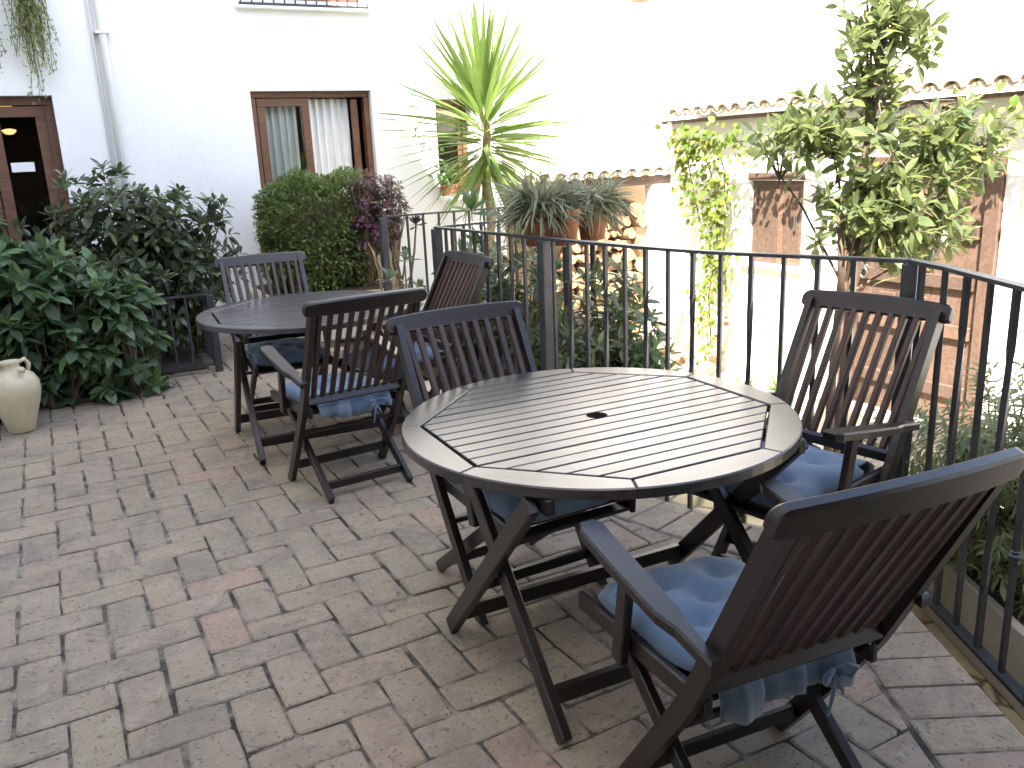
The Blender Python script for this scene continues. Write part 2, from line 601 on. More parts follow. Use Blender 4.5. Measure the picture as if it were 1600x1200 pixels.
def sdist(p, path):
    """signed distance to the path (positive = terrace side) with the nearest point and normal"""
    best = None
    p = Vector(p)
    for i in range(len(path) - 1):
        a, b = Vector(path[i]), Vector(path[i + 1])
        ab = b - a
        if ab.length < 1e-6: continue
        t = max(0, min(1, (p - a).dot(ab) / ab.length_squared))
        q = a + ab * t
        d = (p - q).length
        if best is None or d < best[0]:
            n = Vector((ab.y, -ab.x)).normalized()
            best = (d, q, n, (p - q).dot(n))
    return (best[0] if best[3] >= 0 else -best[0]), best[1], best[2]

WALL_B = 8.67
X_L = -1.5
poly = [(X_L, -2.2)] + [tuple(p) for p in EDGE[::-1]]
ex, ey = EDGE[0]
poly += [(ex, WALL_B), (X_L, WALL_B)]
m = MB().prism(poly, LOW - 0.02, -0.007)
terrace = struct(m.build('terrace_floor', 'mortar'))

# ---- herringbone bricks
U = 0.1425
def brick_poly(w, h, seed):
    r = random.Random(seed)
    pts = []
    cr = 0.010
    base = [(-w / 2 + cr, -h / 2), (0, -h / 2), (w / 2 - cr, -h / 2), (w / 2, -h / 2 + cr), (w / 2, h / 2 - cr), (w / 2 - cr, h / 2),
            (0, h / 2), (-w / 2 + cr, h / 2), (-w / 2, h / 2 - cr), (-w / 2, -h / 2 + cr)]
    for x, y in base:
        pts.append((x + r.uniform(-.0058, .0050), y + r.uniform(-.0042, .0036)))
    return pts
def brick_mesh(poly2, seed=0):
    r = random.Random(seed)
    mb = MB()
    n = len(poly2)
    inn = inset(poly2, 0.007)
    mb.v += [(x, y, -0.022) for x, y in poly2] + [(x, y, -0.0045 + r.uniform(-.001, .001)) for x, y in poly2] + [(x, y, 0.0) for x, y in inn]
    for i in range(2):
        for k in range(n):
            a, b = i * n + k, i * n + (k + 1) % n
            mb.f.append([a, b, b + n, a + n])
    mb.f.append([2 * n + k for k in range(n)])
    me = mesh('brick', mb.v, mb.f)
    me.materials.append(MATS['brick'])
    return me
JA, JB = .011, .006        # joints running towards the house are wide and open, those across them tight
BV = {0: [brick_mesh(brick_poly(2 * U - JA, U - JB, s), s) for s in range(10)],
      1: [brick_mesh(brick_poly(2 * U - JB, U - JA, s + 20), s) for s in range(10)]}
bricks = []
for i in range(-40, 60):
    for mm in range(-30, 40):
        ai, bi = i + 2 * mm, i - 2 * mm
        for kind in (0, 1):
            if kind == 0: x0, y0, w, h = ai, bi, 2, 1
            else: x0, y0, w, h = ai, bi + 1, 1, 2
            cx, cy = (x0 + w / 2 - 2.2612) * U, (y0 + h / 2 + 21.949) * U
            if not (X_L - .1 < cx < 4.2 and -2.1 < cy < WALL_B - .05): continue
            if cx > ex - .05 and cy > ey: continue
            bricks.append((cx, cy, w * U - JA, h * U - JB, kind))
bricks.sort(key=lambda b: (b[0] * SA + b[1] * CA < 1.0) * 1000 + b[0] ** 2 + b[1] ** 2)
stuff = MB()
count = 0
def cam_visible(x, y):
    xc, yc = CA * x - SA * y, SA * x + CA * y
    return yc > 1.1 and -0.68 < xc / yc < 0.66
for k, (cx, cy, w, h, kind) in enumerate(bricks):
    sd, q, nn = sdist((cx, cy), INNER)
    if sd < -0.16: continue
    if cy > 7.2 and cx < 1.0: continue
    corners = [(cx - w / 2, cy - h / 2), (cx + w / 2, cy - h / 2), (cx + w / 2, cy + h / 2), (cx - w / 2, cy + h / 2)]
    tilt = Euler((random.uniform(-.014, .014), random.uniform(-.014, .014), random.uniform(-.010, .010))).to_matrix().to_4x4()
    zz = random.uniform(-.0035, .0020)
    inside = sd > 0.17 or all(sdist(c, INNER)[0] > 0.004 for c in corners)
    if inside:
        me = BV[kind][k % 10]
        mw = Matrix.Translation((cx, cy, zz)) @ tilt
        if kind: mw = mw @ Matrix.Rotation(pi / 2, 4, 'Z')
        if random.random() < .5: mw = mw @ Matrix.Rotation(pi, 4, 'Z')
    else:
        pl = clip_half(corners, q + nn * 0.006, nn)
        if len(pl) < 3: continue
        ar = 0.5 * abs(sum(pl[i][0] * pl[(i + 1) % len(pl)][1] - pl[(i + 1) % len(pl)][0] * pl[i][1] for i in range(len(pl))))
        if ar < 0.0012: continue
        me = brick_mesh([(x - cx, y - cy) for x, y in pl], k)
        mw = Matrix.Translation((cx, cy, zz))
    if count < 265 and cam_visible(cx, cy):
        ob('brick', me, None, terrace, mw); count += 1
    else:
        stuff.add([v.co for v in me.vertices], [list(p.vertices) for p in me.polygons], mw)
# rim course: bricks laid across the edge
def resample(path, step):
    P = [Vector(p) for p in path]; out = [P[0]]; need = step
    for i in range(len(P) - 1):
        a, b = P[i], P[i + 1]; L = (b - a).length; t = 0
        while L - t >= need:
            t += need; out.append(a + (b - a) * (t / L)); need = step
        need -= L - t
    return out
E2 = resample(EDGE, U)
E2o = [Vector(p) for p in offset_path(E2, 0.0)]
E2i = [Vector(p) for p in offset_path(E2, 0.276)]
for k in range(len(E2) - 1):
    a, b, c, d = E2[k], E2[k + 1], E2i[k + 1], E2i[k]
    cen = (a + b + c + d) / 4
    pl = [tuple(p - cen) for p in (a, d, c, b)]
    # subdivide the long sides a little and shrink for the joint
    area = sum(pl[i][0] * pl[(i + 1) % 4][1] - pl[(i + 1) % 4][0] * pl[i][1] for i in range(4))
    if area < 0: pl = pl[::-1]
    me = brick_mesh(inset(pl, 0.0045), 500 + k)
    mw = Matrix.Translation((cen.x, cen.y, random.uniform(-.002, .002)))
    if cam_visible(cen.x, cen.y) and count < 300:
        ob('brick', me, None, terrace, mw); count += 1
    else:
        stuff.add([v.co for v in me.vertices], [list(p.vertices) for p in me.polygons], mw)
so = stuff.build('brick_paving', 'brick', terrace)
so['kind'] = 'stuff'

# lower ledge outside the terrace, with stone paving
out1 = offset_path(EDGE, -0.02); out2 = offset_path(FULL, -0.75)
m = MB()
pl = [tuple(p) for p in out2] + [tuple(p) for p in out1[::-1]]
n0 = len(out2); 
va = [(p[0], p[1]) for p in resample(out1, 0.2)]
vb = []
for p in va:
    sd, q, nn = sdist(p, out2)
    vb.append(tuple(q))
for p in va: m.v.append((p[0], p[1], -0.42))
for p in vb: m.v.append((p[0], p[1], -0.42))
for p in vb: m.v.append((p[0], p[1], LOW - .02))
N = len(va)
for i in range(N - 1):
    m.f.append([i, i + 1, N + i + 1, N + i]); m.f.append([N + i, N + i + 1, 2 * N + i + 1, 2 * N + i])
struct(m.build('ledge', 'flagstone'))

# steps from the terrace down to the courtyard, between the two side rails
m = MB()
for i in range(6):
    m.box((ex + i * .30, 5.20, LOW - .01), (ex + (i + 1) * .30, 6.60, -0.012 - (i + 1) * 0.138), 0.01)
struct(m.build('steps', 'stone_trough'))
# raised bed beside the steps that holds the bushes in front of the window
m = MB().box((1.62, 7.45, -0.02), (2.95, 8.62, 0.40), 0.02)
struct(m.build('planting_bed', 'stone_trough'))
m = MB().box((1.70, 7.52, 0.38), (2.88, 8.58, 0.415), 0.01)
struct(m.build('bed_soil', 'soil'))
m = MB().box((ex + .0, 6.68, LOW - .01), (4.5, 8.6, -0.05), 0.02)
struct(m.build('yucca_bed', 'soil'))
m = MB().box((-1.45, 6.50, -0.004), (0.10, 6.86, 0.03), 0.02)
m.box((-1.45, 7.0, -0.004), (0.95, 8.6, 0.03), 0.02)
struct(m.build('hedge_soil', 'soil'))

# ================================================================== BUILDINGS
def wall_grid(axis, plane, t, u0, u1, z0, z1, openings):
    """plaster wall with rectangular openings; axis 'x': wall runs along X at Y=plane (thickness to +Y);
       axis 'y': runs along Y at X=plane (thickness to +X)"""
    us = sorted({u0, u1, *[o[0] for o in openings], *[o[1] for o in openings]})
    zs = sorted({z0, z1, *[o[2] for o in openings], *[o[3] for o in openings]})
    def hole(i, j):
        if i < 0 or j < 0 or i >= len(us) - 1 or j >= len(zs) - 1: return None
        uc, zc = (us[i] + us[i + 1]) / 2, (zs[j] + zs[j + 1]) / 2
        return any(o[0] < uc < o[1] and o[2] < zc < o[3] for o in openings)
    mb = MB()
    def P(u, d, z): return (u, plane + d, z) if axis == 'x' else (plane + d, u, z)
    def quad(*ps):
        o = len(mb.v); mb.v.extend(ps); mb.f.append([o, o + 1, o + 2, o + 3])
    for i in range(len(us) - 1):
        for j in range(len(zs) - 1):
            if hole(i, j): continue
            a, b, c, d = us[i], us[i + 1], zs[j], zs[j + 1]
            quad(P(a, 0, c), P(b, 0, c), P(b, 0, d), P(a, 0, d))
            quad(P(a, t, c), P(a, t, d), P(b, t, d), P(b, t, c))
            if hole(i - 1, j) is not False: quad(P(a, 0, c), P(a, 0, d), P(a, t, d), P(a, t, c))
            if hole(i + 1, j) is not False: quad(P(b, 0, c), P(b, t, c), P(b, t, d), P(b, 0, d))
            if hole(i, j - 1) is not False: quad(P(a, 0, c), P(a, t, c), P(b, t, c), P(b, 0, c))
            if hole(i, j + 1) is not False: quad(P(a, 0, d), P(b, 0, d), P(b, t, d), P(a, t, d))
    return mb

def tile_roof(name, parent, eave0, eave1, up, courses, spacing=0.19, r=0.085, clen=0.36):
    """clay barrel tiles in rows up a slope; each tile near enough to pick out is its own part"""
    e0, e1, up = Vector(eave0), Vector(eave1), Vector(up)
    ax = (e1 - e0); L = ax.length; ax.normalize()
    u = up.normalized(); n = ax.cross(u).normalized()
    if n.z < 0: n = -n
    def tile_mesh(conv):
        mb = MB(); K = 8
        for s in (0, 1):
            rr = r * (1.0 if s == 0 else .86)
            for th in (0, 0.014):
                for k in range(K + 1):
                    t = pi * k / K
                    mb.v.append(((rr - th) * cos(t), s * clen * 1.12, ((rr - th) * sin(t)) * (1 if conv else -1) * .8))
        Q = K + 1
        for k in range(K):
            mb.f.append([k, k + 1, 2 * Q + k + 1, 2 * Q + k])
            mb.f.append([Q + k, 3 * Q + k, 3 * Q + k + 1, Q + k + 1])
            mb.f.append([k, Q + k, Q + k + 1, k + 1])
        me = mesh('tile', mb.v, mb.f); me.materials.append(MATS['roof_tile']); return me
    tm = {True: tile_mesh(True), False: tile_mesh(False)}
    num = int(L / spacing)
    rot = Matrix((ax, u, n)).transposed().to_4x4()
    for c in range(courses):
        for k in range(num):
            for conv in (True, False):
                off = (k + (0.5 if conv else 1.0)) * spacing
                p = e0 + ax * off + u * (c * clen + random.uniform(-.012, .012)) + n * ((0.02 if conv else 0.045) + c * 0.004)
                mw = Matrix.Translation(p) @ rot @ Matrix.Rotation(random.uniform(-.03, .03), 4, 'Z')
                ob('tile', tm[conv], None, parent, mw)

# ---- house with the window and the glazed door
HA = empty('white_house', (0, WALL_B, 0))
tag(HA, 'white rendered house across the back with curtained window and upstairs balcony', 'house')
def hp(o):
    return o
WIN = (1.90, 3.10, 0.0, 2.235)
DOOR = (-1.25, 0.22, 0.0, 2.21)
WIN2 = (3.80, 4.25, 1.15, 2.15)
BALC = (1.95, 3.10, 3.05, 5.0)
mb = wall_grid('x', 0.0, 0.32, -6.0, 4.56, LOW - .1, 6.6, [WIN, DOOR, WIN2, BALC])
mb.build('wall', 'plaster', HA)
sm = MB()
sm.box((4.24, 0.325, LOW - .1), (4.56, 5.5, 6.6))
sm.build('side_wall', 'plaster', HA)
rm = MB()
rm.box((-6.0, 0.34, 6.605), (4.7, 5.6, 6.75)); rm.build('roof', 'roof_tile', HA)
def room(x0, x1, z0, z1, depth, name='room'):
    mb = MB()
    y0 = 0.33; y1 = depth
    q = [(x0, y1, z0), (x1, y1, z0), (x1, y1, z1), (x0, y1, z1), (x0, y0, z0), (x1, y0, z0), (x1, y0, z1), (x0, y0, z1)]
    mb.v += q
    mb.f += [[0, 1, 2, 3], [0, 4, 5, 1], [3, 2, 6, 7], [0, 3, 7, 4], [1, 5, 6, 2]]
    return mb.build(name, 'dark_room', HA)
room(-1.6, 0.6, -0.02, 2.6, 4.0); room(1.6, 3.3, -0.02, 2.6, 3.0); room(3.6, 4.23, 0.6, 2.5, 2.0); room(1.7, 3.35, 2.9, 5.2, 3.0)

def joinery(name, x0, x1, z0, z1, y, sashes, parent, mat='frame_wood', fw=0.06, depth=0.07):
    mb = MB()
    mb.box((x0, y, z1 - fw), (x1, y + depth, z1), .004)
    mb.box((x0, y, z0), (x0 + fw, y + depth, z1 - fw - .001), .004)
    mb.box((x1 - fw, y, z0), (x1, y + depth, z1 - fw - .001), .004)
    mb.box((x0 + fw + .001, y, z0), (x1 - fw - .001, y + depth, z0 + fw * .8), .004)
    w = mb.build(name, mat, parent)
    for (a, b, dy, sw, glass) in sashes:
        sb = MB()
        zt, zb = z1 - fw - .006, z0 + fw * .8 + .006
        yy = y + dy
        sb.box((a, yy, zt - sw), (b, yy + .04, zt), .003)
        sb.box((a, yy, zb), (b, yy + .04, zb + sw), .003)
        sb.box((a, yy, zb + sw + .001), (a + sw, yy + .04, zt - sw - .001), .003)
        sb.box((b - sw, yy, zb + sw + .001), (b, yy + .04, zt - sw - .001), .003)
        sb.build('sash', mat, w)
        if glass:
            boxat('pane', (a + sw - .004, yy + .017, zb + sw - .004), (b - sw + .004, yy + .023, zt - sw + .004), 'window_glass', w, .001)
    return w
joinery('window', WIN[0] + .002, WIN[1] - .002, WIN[2] + .01, WIN[3] - .002, 0.07,
        [(1.965, 2.475, 0.008, 0.075, True)], HA, fw=0.055, depth=.10)
# inner edge of the open sash behind
boxat('sash', (2.92, 0.115, 0.06), (2.985, 0.155, 2.16), 'frame_wood', HA, .003)
joinery('door', DOOR[0] + .002, DOOR[1] - .002, .01, DOOR[3] - .002, 0.10,
        [(-0.30, 0.155, 0.02, 0.09, True), (-0.78, -0.31, 0.02, 0.09, True), (-1.18, -0.79, 0.02, .09, True)], HA, fw=.07)
joinery('window', WIN2[0] + .002, WIN2[1] - .002, WIN2[2] + .01, WIN2[3] - .002, 0.2, [(3.86, 4.19, 0.02, 0.05, True)], HA, fw=.05)
boxat('sill', (3.74, -0.14, 1.10), (4.30, 0.19, 1.146), 'plaster', HA, .006)
# curtains in folds
def curtain(x0, x1, z0, z1, y, folds, amp):
    mb = MB(); n = folds * 8; rows = 6
    for j in range(rows + 1):
        z = z0 + (z1 - z0) * j / rows
        for i in range(n + 1):
            t = i / n
            ph = t * folds * 2 * pi
            a = amp * (1 - .25 * j / rows)
            mb.v.append((x0 + (x1 - x0) * t + .012 * sin(ph * 2 + j * .2), y + a * sin(ph + .3 * sin(j * .7)) + .01 * sin(ph * .37 + 2), z))
    for j in range(rows):
        for i in range(n):
            a = j * (n + 1) + i
            mb.f.append([a, a + 1, a + n + 2, a + n + 1])
    return mb
curtain(1.93, 2.36, .03, 2.17, 0.215, 6, .026).build('curtain', 'curtain', HA, True)
curtain(2.44, 2.90, .03, 2.17, 0.205, 6, .028).build('curtain', 'curtain', HA, True)
# balcony above
bal = empty('balcony', (0, 0, 0)); bal.parent = HA
boxat('slab', (1.85, -0.075, 2.955), (3.16, 0.28, 2.984), 'plaster', bal, .008)
mb = MB(); mb.bar((1.88, -.05, 3.00), (3.13, -.05, 3.00), .03, .02); mb.bar((1.88, -.05, 4.0), (3.13, -.05, 4.0), .04, .02)
mb.build('balcony_rail', 'iron', bal)
for i in range(13):
    x = 1.90 + i * .1017
    beam('baluster', (x, -.05, 3.011), (x, -.05, 3.99), .014, .014, 'iron', bal)
joinery('window', BALC[0] + .002, BALC[1] - .002, BALC[2] + .01, BALC[3] - .002, 0.12, [(2.02, 2.52, .02, .07, True), (2.53, 3.03, .02, .07, True)], HA)
# notice on the door glass
boxat('notice', (-0.185, 0.128, 1.585), (-0.005, 0.131, 1.665), 'paper', HA, .001)
# ceiling lamps glowing inside the door
for x, z, y in ((-0.17, 2.20, 1.1), (-0.17, 1.99, 1.3)):
    mb = MB().lathe([(0.0, -.045), (.035, -.04), (.06, -.015), (.065, 0), (.02, .012)], 14, (x, y, z))
    mb.build('ceiling_lamp', 'lamp_glow', HA, True)

# rain pipe
mb = MB().tube([(0.69, WALL_B - .05, 0.02), (0.69, WALL_B - .05, 6.2)], .032, 14)
pipe = tag(mb.build('drainpipe', 'pipe_white', None, True), 'white round rain pipe running down the house wall left of the window', 'drainpipe')
for z in (2.72, 1.2):
    MB().bar((0.63, WALL_B - .045, z), (0.75, WALL_B - .045, z), .09, .022).build('bracket', 'pipe_white', pipe)
mb = MB().tube([(0.615, WALL_B - .02, 0.3), (0.615, WALL_B - .02, 6.2)], .012, 8)
tag(mb.build('cable_conduit', 'pipe_white', None, True), 'thin grey cable conduit beside the rain pipe', 'conduit')
# painted tile sign and lamp bracket by the small window
sg = empty('tile_sign', (3.53, WALL_B - .012, 2.16)); tag(sg, 'small green and white ceramic tile plaque on the white wall', 'sign')
boxat('plaque', (-.07, 0, -.085), (.07, .011, .085), 'paper', sg, .002)
boxat('border', (-.06, -.004, .005), (.06, -.001, .075), 'green_tile', sg, .001)
lb = empty('wall_lamp', (3.52, WALL_B, 1.80)); tag(lb, 'small brass wall lamp bracket beside the little window', 'lamp')
MB().tube([(0, -.005, -.02), (0, -.07, -.03), (0, -.10, .0), (0, -.10, .06)], .009, 8).build('arm', 'terracotta', lb, True)
MB().lathe([(.018, 0), (.03, .03), (.032, .07), (.01, .09)], 10, (0, -.10, .04)).build('shade', 'cream_glaze', lb, True)

# ---- unseen tall house, added on the left to shade the terrace
HB = empty('added_shade_house', (X_L, 0, 0))
tag(HB, 'unseen tall white house added on the left to shade the terrace', 'house')
TALL = 10.7
mb = wall_grid('y', X_L, 0.35, -14.0, WALL_B - .01, LOW - .1, TALL, [(-1.2, -0.2, 0.9, 2.2), (2.2, 3.2, .9, 2.2), (2.2, 3.2, 3.9, 5.2), (-1.2, -.2, 3.9, 5.2), (5.2, 6.2, 3.9, 5.2)])
mb.v = [(x - X_L - .35, y, z) for x, y, z in mb.v]
mb.build('wall', 'plaster', HB)
MB().box((-7, -14.2, TALL + .005), (0.0, WALL_B - .02, TALL + .12)).build('roof', 'roof_tile', HB)
MB().box((-1.2, -14.0, LOW - .1), (-.9, WALL_B - .02, TALL - .01)).build('inner_wall', 'dark_room', HB)

# ---- unseen roof and dark wall, added to block light from behind the camera
VE = empty('shade_canopy', (0, -2.2, 0))
tag(VE, 'unseen timber roof and dark wall added behind the camera to block light', 'shade_canopy')
MB().box((-1.46, -2.6, LOW), (6.0, -2.3, 6.0)).build('rear_wall', 'dark_room', VE)
for i in range(9):
    boxat('rafter', (-1.3 + i * .6, -2.29, 2.55), (-1.2 + i * .6, 2.35, 2.70), 'dark_wood', VE, .006)
for i in range(23):
    boxat('board', (-1.45, -2.29 + i * .205, 2.702), (3.75, -2.29 + i * .205 + .2, 2.73), 'dark_wood', VE, .003)
boxat('post', (3.45, 2.15, LOW), (3.57, 2.27, 2.54), 'dark_wood', VE, .006)
boxat('terrace_end', (-1.46, -2.29, -.40), (3.6, -.02, -.02), 'stone_trough', VE, .004)

# ---- house on the right with the shutter and the old door
XR = 6.3
HC = empty('tiled_house', (XR, 0, 0))
tag(HC, 'low sunlit white house with clay tile eaves beyond the railing', 'house')
SHUT = (5.92, 6.62, 0.38, 1.26); RD = (3.97, 5.39, -0.80, 1.40)
mb = wall_grid('y', 0.0, 0.35, -2.0, 7.88, LOW - .1, 1.80, [SHUT, RD])
mb.build('wall', 'plaster', HC)
MB().box((0.36, 7.55, LOW - .1), (3.2, 7.88, 2.9)).build('gable_wall', 'plaster', HC)
# shutter window
sh = empty('shutter', (0, 0, 0)); sh.parent = HC
def panel(parent, y0, y1, z0, z1, x, mat):
    mb = MB()
    fw = .06
    mb.box((x, y0, z1 - fw), (x + .035, y1, z1), .003); mb.box((x, y0, z0), (x + .035, y1, z0 + fw), .003)
    mb.box((x, y0, z0 + fw + .001), (x + .035, y0 + fw, z1 - fw - .001), .003)
    mb.box((x, y1 - fw, z0 + fw + .001), (x + .035, y1, z1 - fw - .001), .003)
    mb.build('stile_frame', mat, parent)
    boxat('board', (x + .012, y0 + fw - .003, z0 + fw - .003), (x + .026, y1 - fw + .003, z1 - fw + .003), mat, parent, .002)
boxat('lintel', (-.02, 5.90, 1.20), (.10, 6.64, 1.268), 'door_wood', sh, .004)
panel(sh, 5.93, 6.265, .39, 1.19, .03, 'door_wood')
panel(sh, 6.275, 6.61, .39, 1.19, .03, 'door_wood')
MB().bar((.02, 6.03, .72), (.02, 6.03, .86), .02, .015).build('latch', 'steel', sh)
boxat('sill', (-.05, 5.86, .335), (.1, 6.68, .378), 'plaster', sh, .005)
# plank door with mouldings
dr = empty('door', (0, 0, 0)); dr.parent = HC
boxat('post', (-.03, 3.98, -.80), (.10, 4.10, 1.395), 'door_wood', dr, .005)
boxat('post', (-.03, 5.27, -.80), (.10, 5.385, 1.395), 'door_wood', dr, .005)
boxat('lintel', (-.03, 4.102, 1.27), (.10, 5.268, 1.395), 'door_wood', dr, .005)
for i in range(8):
    y = 4.104 + i * .1455
    boxat('plank', (.04, y, -.79), (.07, y + .142, 1.265), 'door_wood', dr, .004)
for z in (-.55, -.05, .35, .75):
    boxat('rail', (.0, 4.15, z), (.038, 5.22, z + .11), 'door_wood', dr, .006)
for z in (.07, .19, .47, .59):
    for y in (4.55, 4.86):
        boxat('moulding', (.01, y, z), (.038, y + .17, z + .07), 'door_wood', dr, .006)
MB().lathe([(.0, 0), (.03, .004), (.03, .014), (.0, .02)], 12).build('knocker_plate', 'steel', dr, True, Matrix.Translation((-.002, 5.16, .46)) @ Matrix.Rotation(-pi / 2, 4, 'Y'))
MB().tube([(-.03, 5.16 + .035 * sin(t), .41 + .045 * cos(t)) for t in [k * 2 * pi / 14 for k in range(15)]], .008, 6, False).build('knocker', 'steel', dr, True)
# eaves
boxat('fascia', (-.12, -2.0, 1.795), (0.34, 7.9, 1.83), 'door_wood', HC, .004)
roof = empty('roof', (0, 0, 0)); roof.parent = HC
tile_roof('roof', roof, (-.24, 7.62, 1.865), (-.24, 2.9, 1.865), (.94, 0, .34), 5)
MB().box((-.18, -2.0, 0), (3.3, 7.9, .03)).build('roof_boards', 'roof_tile', roof, False, Matrix.Translation((0, 0, 1.84 + .10)) @ Matrix.Rotation(-math.atan2(.34, .94), 4, 'Y'))

# ---- lean-to with the log store at the end of the courtyard
HS = empty('log_shelter', (5.8, 9.0, LOW))
tag(HS, 'tile roofed lean-to shelter over the firewood at the courtyard end', 'shelter')
lroof = empty('roof', (0, 0, 0)); lroof.parent = HS
tile_roof('roof', lroof, (-1.3, -.1, 1.235 - LOW), (1.55, -.1, 1.235 - LOW), (0, .92, .38), 4, .21, .09)
MB().box((-1.3, -.05, 0), (1.6, 1.25, .03)).build('roof_boards', 'roof_tile', lroof, False, Matrix.Translation((0, 0, 1.26 - LOW)) @ Matrix.Rotation(math.atan2(.38, .92), 4, 'X'))
boxat('beam', (-1.3, -.02, 1.10 - LOW), (1.55, .10, 1.215 - LOW), 'door_wood', HS, .006)
boxat('back_wall', (-1.3, 1.05, 0), (1.9, 1.10, 2.4), 'bounce_tan_wall', HS, .004)
boxat('pillar', (1.06, -.12, 0), (1.30, .12, 1.09 - LOW), 'plaster', HS, .01)
boxat('pillar', (-1.3, -.10, 0), (-1.1, .10, 1.09 - LOW), 'plaster', HS, .01)

# ---- far house, in full sun
HD = empty('far_house', (7, 10.2, LOW))
tag(HD, 'tall sunlit white house rising behind the log shelter', 'house')
mb = wall_grid('x', 0.0, 0.3, -2.4, 14.0, -.1, 8.5, [(-.9, -.55, 4.35, 4.6)])
mb.build('wall', 'plaster', HD)
MB().tube([(-.60, -.05, 3.1), (-.60, -.05, 8)], .03, 8).build('pipe', 'pipe_white', HD, True)
MB().bar((-1.05, -.03, 2.78), (-.35, -.03, 2.80), .04, .03).build('cable_tray', 'stone_trough', HD)
boxat('planter', (.42, -.16, 4.32), (.66, -.01, 4.44), 'terracotta', HD, .006)
MB().box((-2.5, .31, 8.405), (14, 4, 8.6)).build('roof', 'roof_tile', HD)

# ================================================================== RAILINGS
TOPZ, BOTZ = 1.118, -0.10
def twisted_bar(L, w=.019, n=26, t0=.18, t1=.82, turns=4.5):
    mb = MB()
    for i in range(n + 1):
        s = i / n
        ang = 0 if s < t0 else (2 * pi * turns * (min(s, t1) - t0) / (t1 - t0))
        for k in range(4):
            a = ang + pi / 4 + k * pi / 2
            mb.v.append((w * .70711 * cos(a), w * .70711 * sin(a), s * L))
    for i in range(n):
        for k in range(4):
            a, b = i * 4 + k, i * 4 + (k + 1) % 4
            mb.f.append([a, b, b + 4, a + 4])
    me = mesh('baluster', mb.v, mb.f); me.materials.append(MATS['iron']); return me
def plain_bar(L, w=.017, collar=.42):
    mb = MB().box((-w / 2, -w / 2, 0), (w / 2, w / 2, L), .001)
    if collar:
        z = collar
        mb.lathe([(.008, z - .022), (.016, z - .018), (.013, z - .012), (.021, z - .006), (.021, z + .006), (.013, z + .012), (.016, z + .018), (.008, z + .022)], 10)
    me = mesh('baluster', mb.v, mb.f); me.materials.append(MATS['iron']); return me

def railing(name, label, path, group=None, step=.14, posts=(), top=TOPZ, bot=BOTZ, fancy=True, first=.5, base=0.0, skip_last=False):
    P = [Vector((p[0], p[1])) for p in path]
    root = empty(name, (P[0].x, P[0].y, base)); tag(root, label, 'railing', group)
    o0 = P[0]
    Q = [p - o0 for p in P]
    for nm, z, w, h in (('top_rail', top, .044, .014), ('bottom_rail', bot, .042, .014)):
        mb = MB()
        off = 0.021
        n = len(Q)
        L, R = offset_path([tuple(q) for q in Q], -off), offset_path([tuple(q) for q in Q], off)
        for i in range(n):
            for (x, y), zz in ((L[i], z), (R[i], z), (R[i], z - h), (L[i], z - h)):
                mb.v.append((x, y, zz))
        for i in range(n - 1):
            for k in range(4):
                a, b = i * 4 + k, i * 4 + (k + 1) % 4
                mb.f.append([a, b, b + 4, a + 4])
        mb.f.append([0, 1, 2, 3]); mb.f.append([4 * n - 4 + k for k in range(4)][::-1])
        mb.build(nm, 'iron', root)
    L = top - .014 - bot
    tw, pb = twisted_bar(L), plain_bar(L, collar=.40 if fancy else 0)
    pts = resample([tuple(q) for q in Q], step / 2)
    k = 0
    total = len(pts)
    for i, p in enumerate(pts):
        if i % 2 == 0: continue
        k += 1
        if any((p - (Vector(q) - o0)).length < .075 for q in posts): continue
        i2 = min(i + 1, total - 1)
        d = pts[i2] - pts[i2 - 1]
        mw = Matrix.Translation((p.x, p.y, bot)) @ Matrix.Rotation(atan2(d.y, d.x), 4, 'Z')
        ob('baluster', tw if (k % 2 and fancy) else pb, None, root, mw)
    for q in posts:
        v = Vector(q) - o0
        sd, qq, nn = sdist(q, path)
        mw = Matrix.Translation((v.x, v.y, (top - .016 + LOW * .5) / 2)) @ Matrix.Rotation(atan2(nn.y, nn.x), 4, 'Z')
        ob('post', box_mesh(.056, .056, top - .016 - LOW * .5, .003, 'iron'), 'iron', root, mw)
    return root

RAILS = smooth_path(RAIL, 1)
mid = cw(0.20, 4.60)
sd, q, nn = sdist(mid, RAILS)
railing('terrace_railing', 'long curved wrought iron railing behind the near table, twisted and plain bars', RAILS, posts=(RAIL[0], tuple(q), RAIL[-1]))
railing('terrace_railing', 'straight wrought iron railing at the right edge beside the nearest chair', RAIL_B[0:1] + [(RAIL_B[i][0], RAIL_B[i][1]) for i in range(1, len(RAIL_B))], posts=())
railing('stair_railing', 'plain iron stair railing running back from the far railing post', [RAIL[0], (RAIL[0][0] + 1.1, RAIL[0][1] + .12)], fancy=False)
railing('stair_railing', 'plain black iron stair railing in front of the small window', [(2.38, 6.62), (3.55, 6.62)], fancy=False, posts=((2.38, 6.62),))
railing('bed_railing', 'low black iron railing in front of the dark shrub by the paving', [(-0.3, 6.93), (1.02, 6.88)], fancy=False, top=.62, bot=.07, posts=((1.02, 6.88),), step=.12)
railing('bed_railing', 'low black iron side railing running back behind the far table', [(1.02, 6.96), (1.02, 8.4)], fancy=False, top=.62, bot=.07, step=.12)

# ================================================================== FURNITURE
def prism_part(name, poly, z0, z1, mat, parent, c=.003):
    cx = sum(p[0] for p in poly) / len(poly); cy = sum(p[1] for p in poly) / len(poly)
    a = sum(poly[i][0] * poly[(i + 1) % len(poly)][1] - poly[(i + 1) % len(poly)][0] * poly[i][1] for i in range(len(poly)))
    if a < 0: poly = poly[::-1]
    return MB().prism(poly, z0, z1, c).build(name, mat, parent)

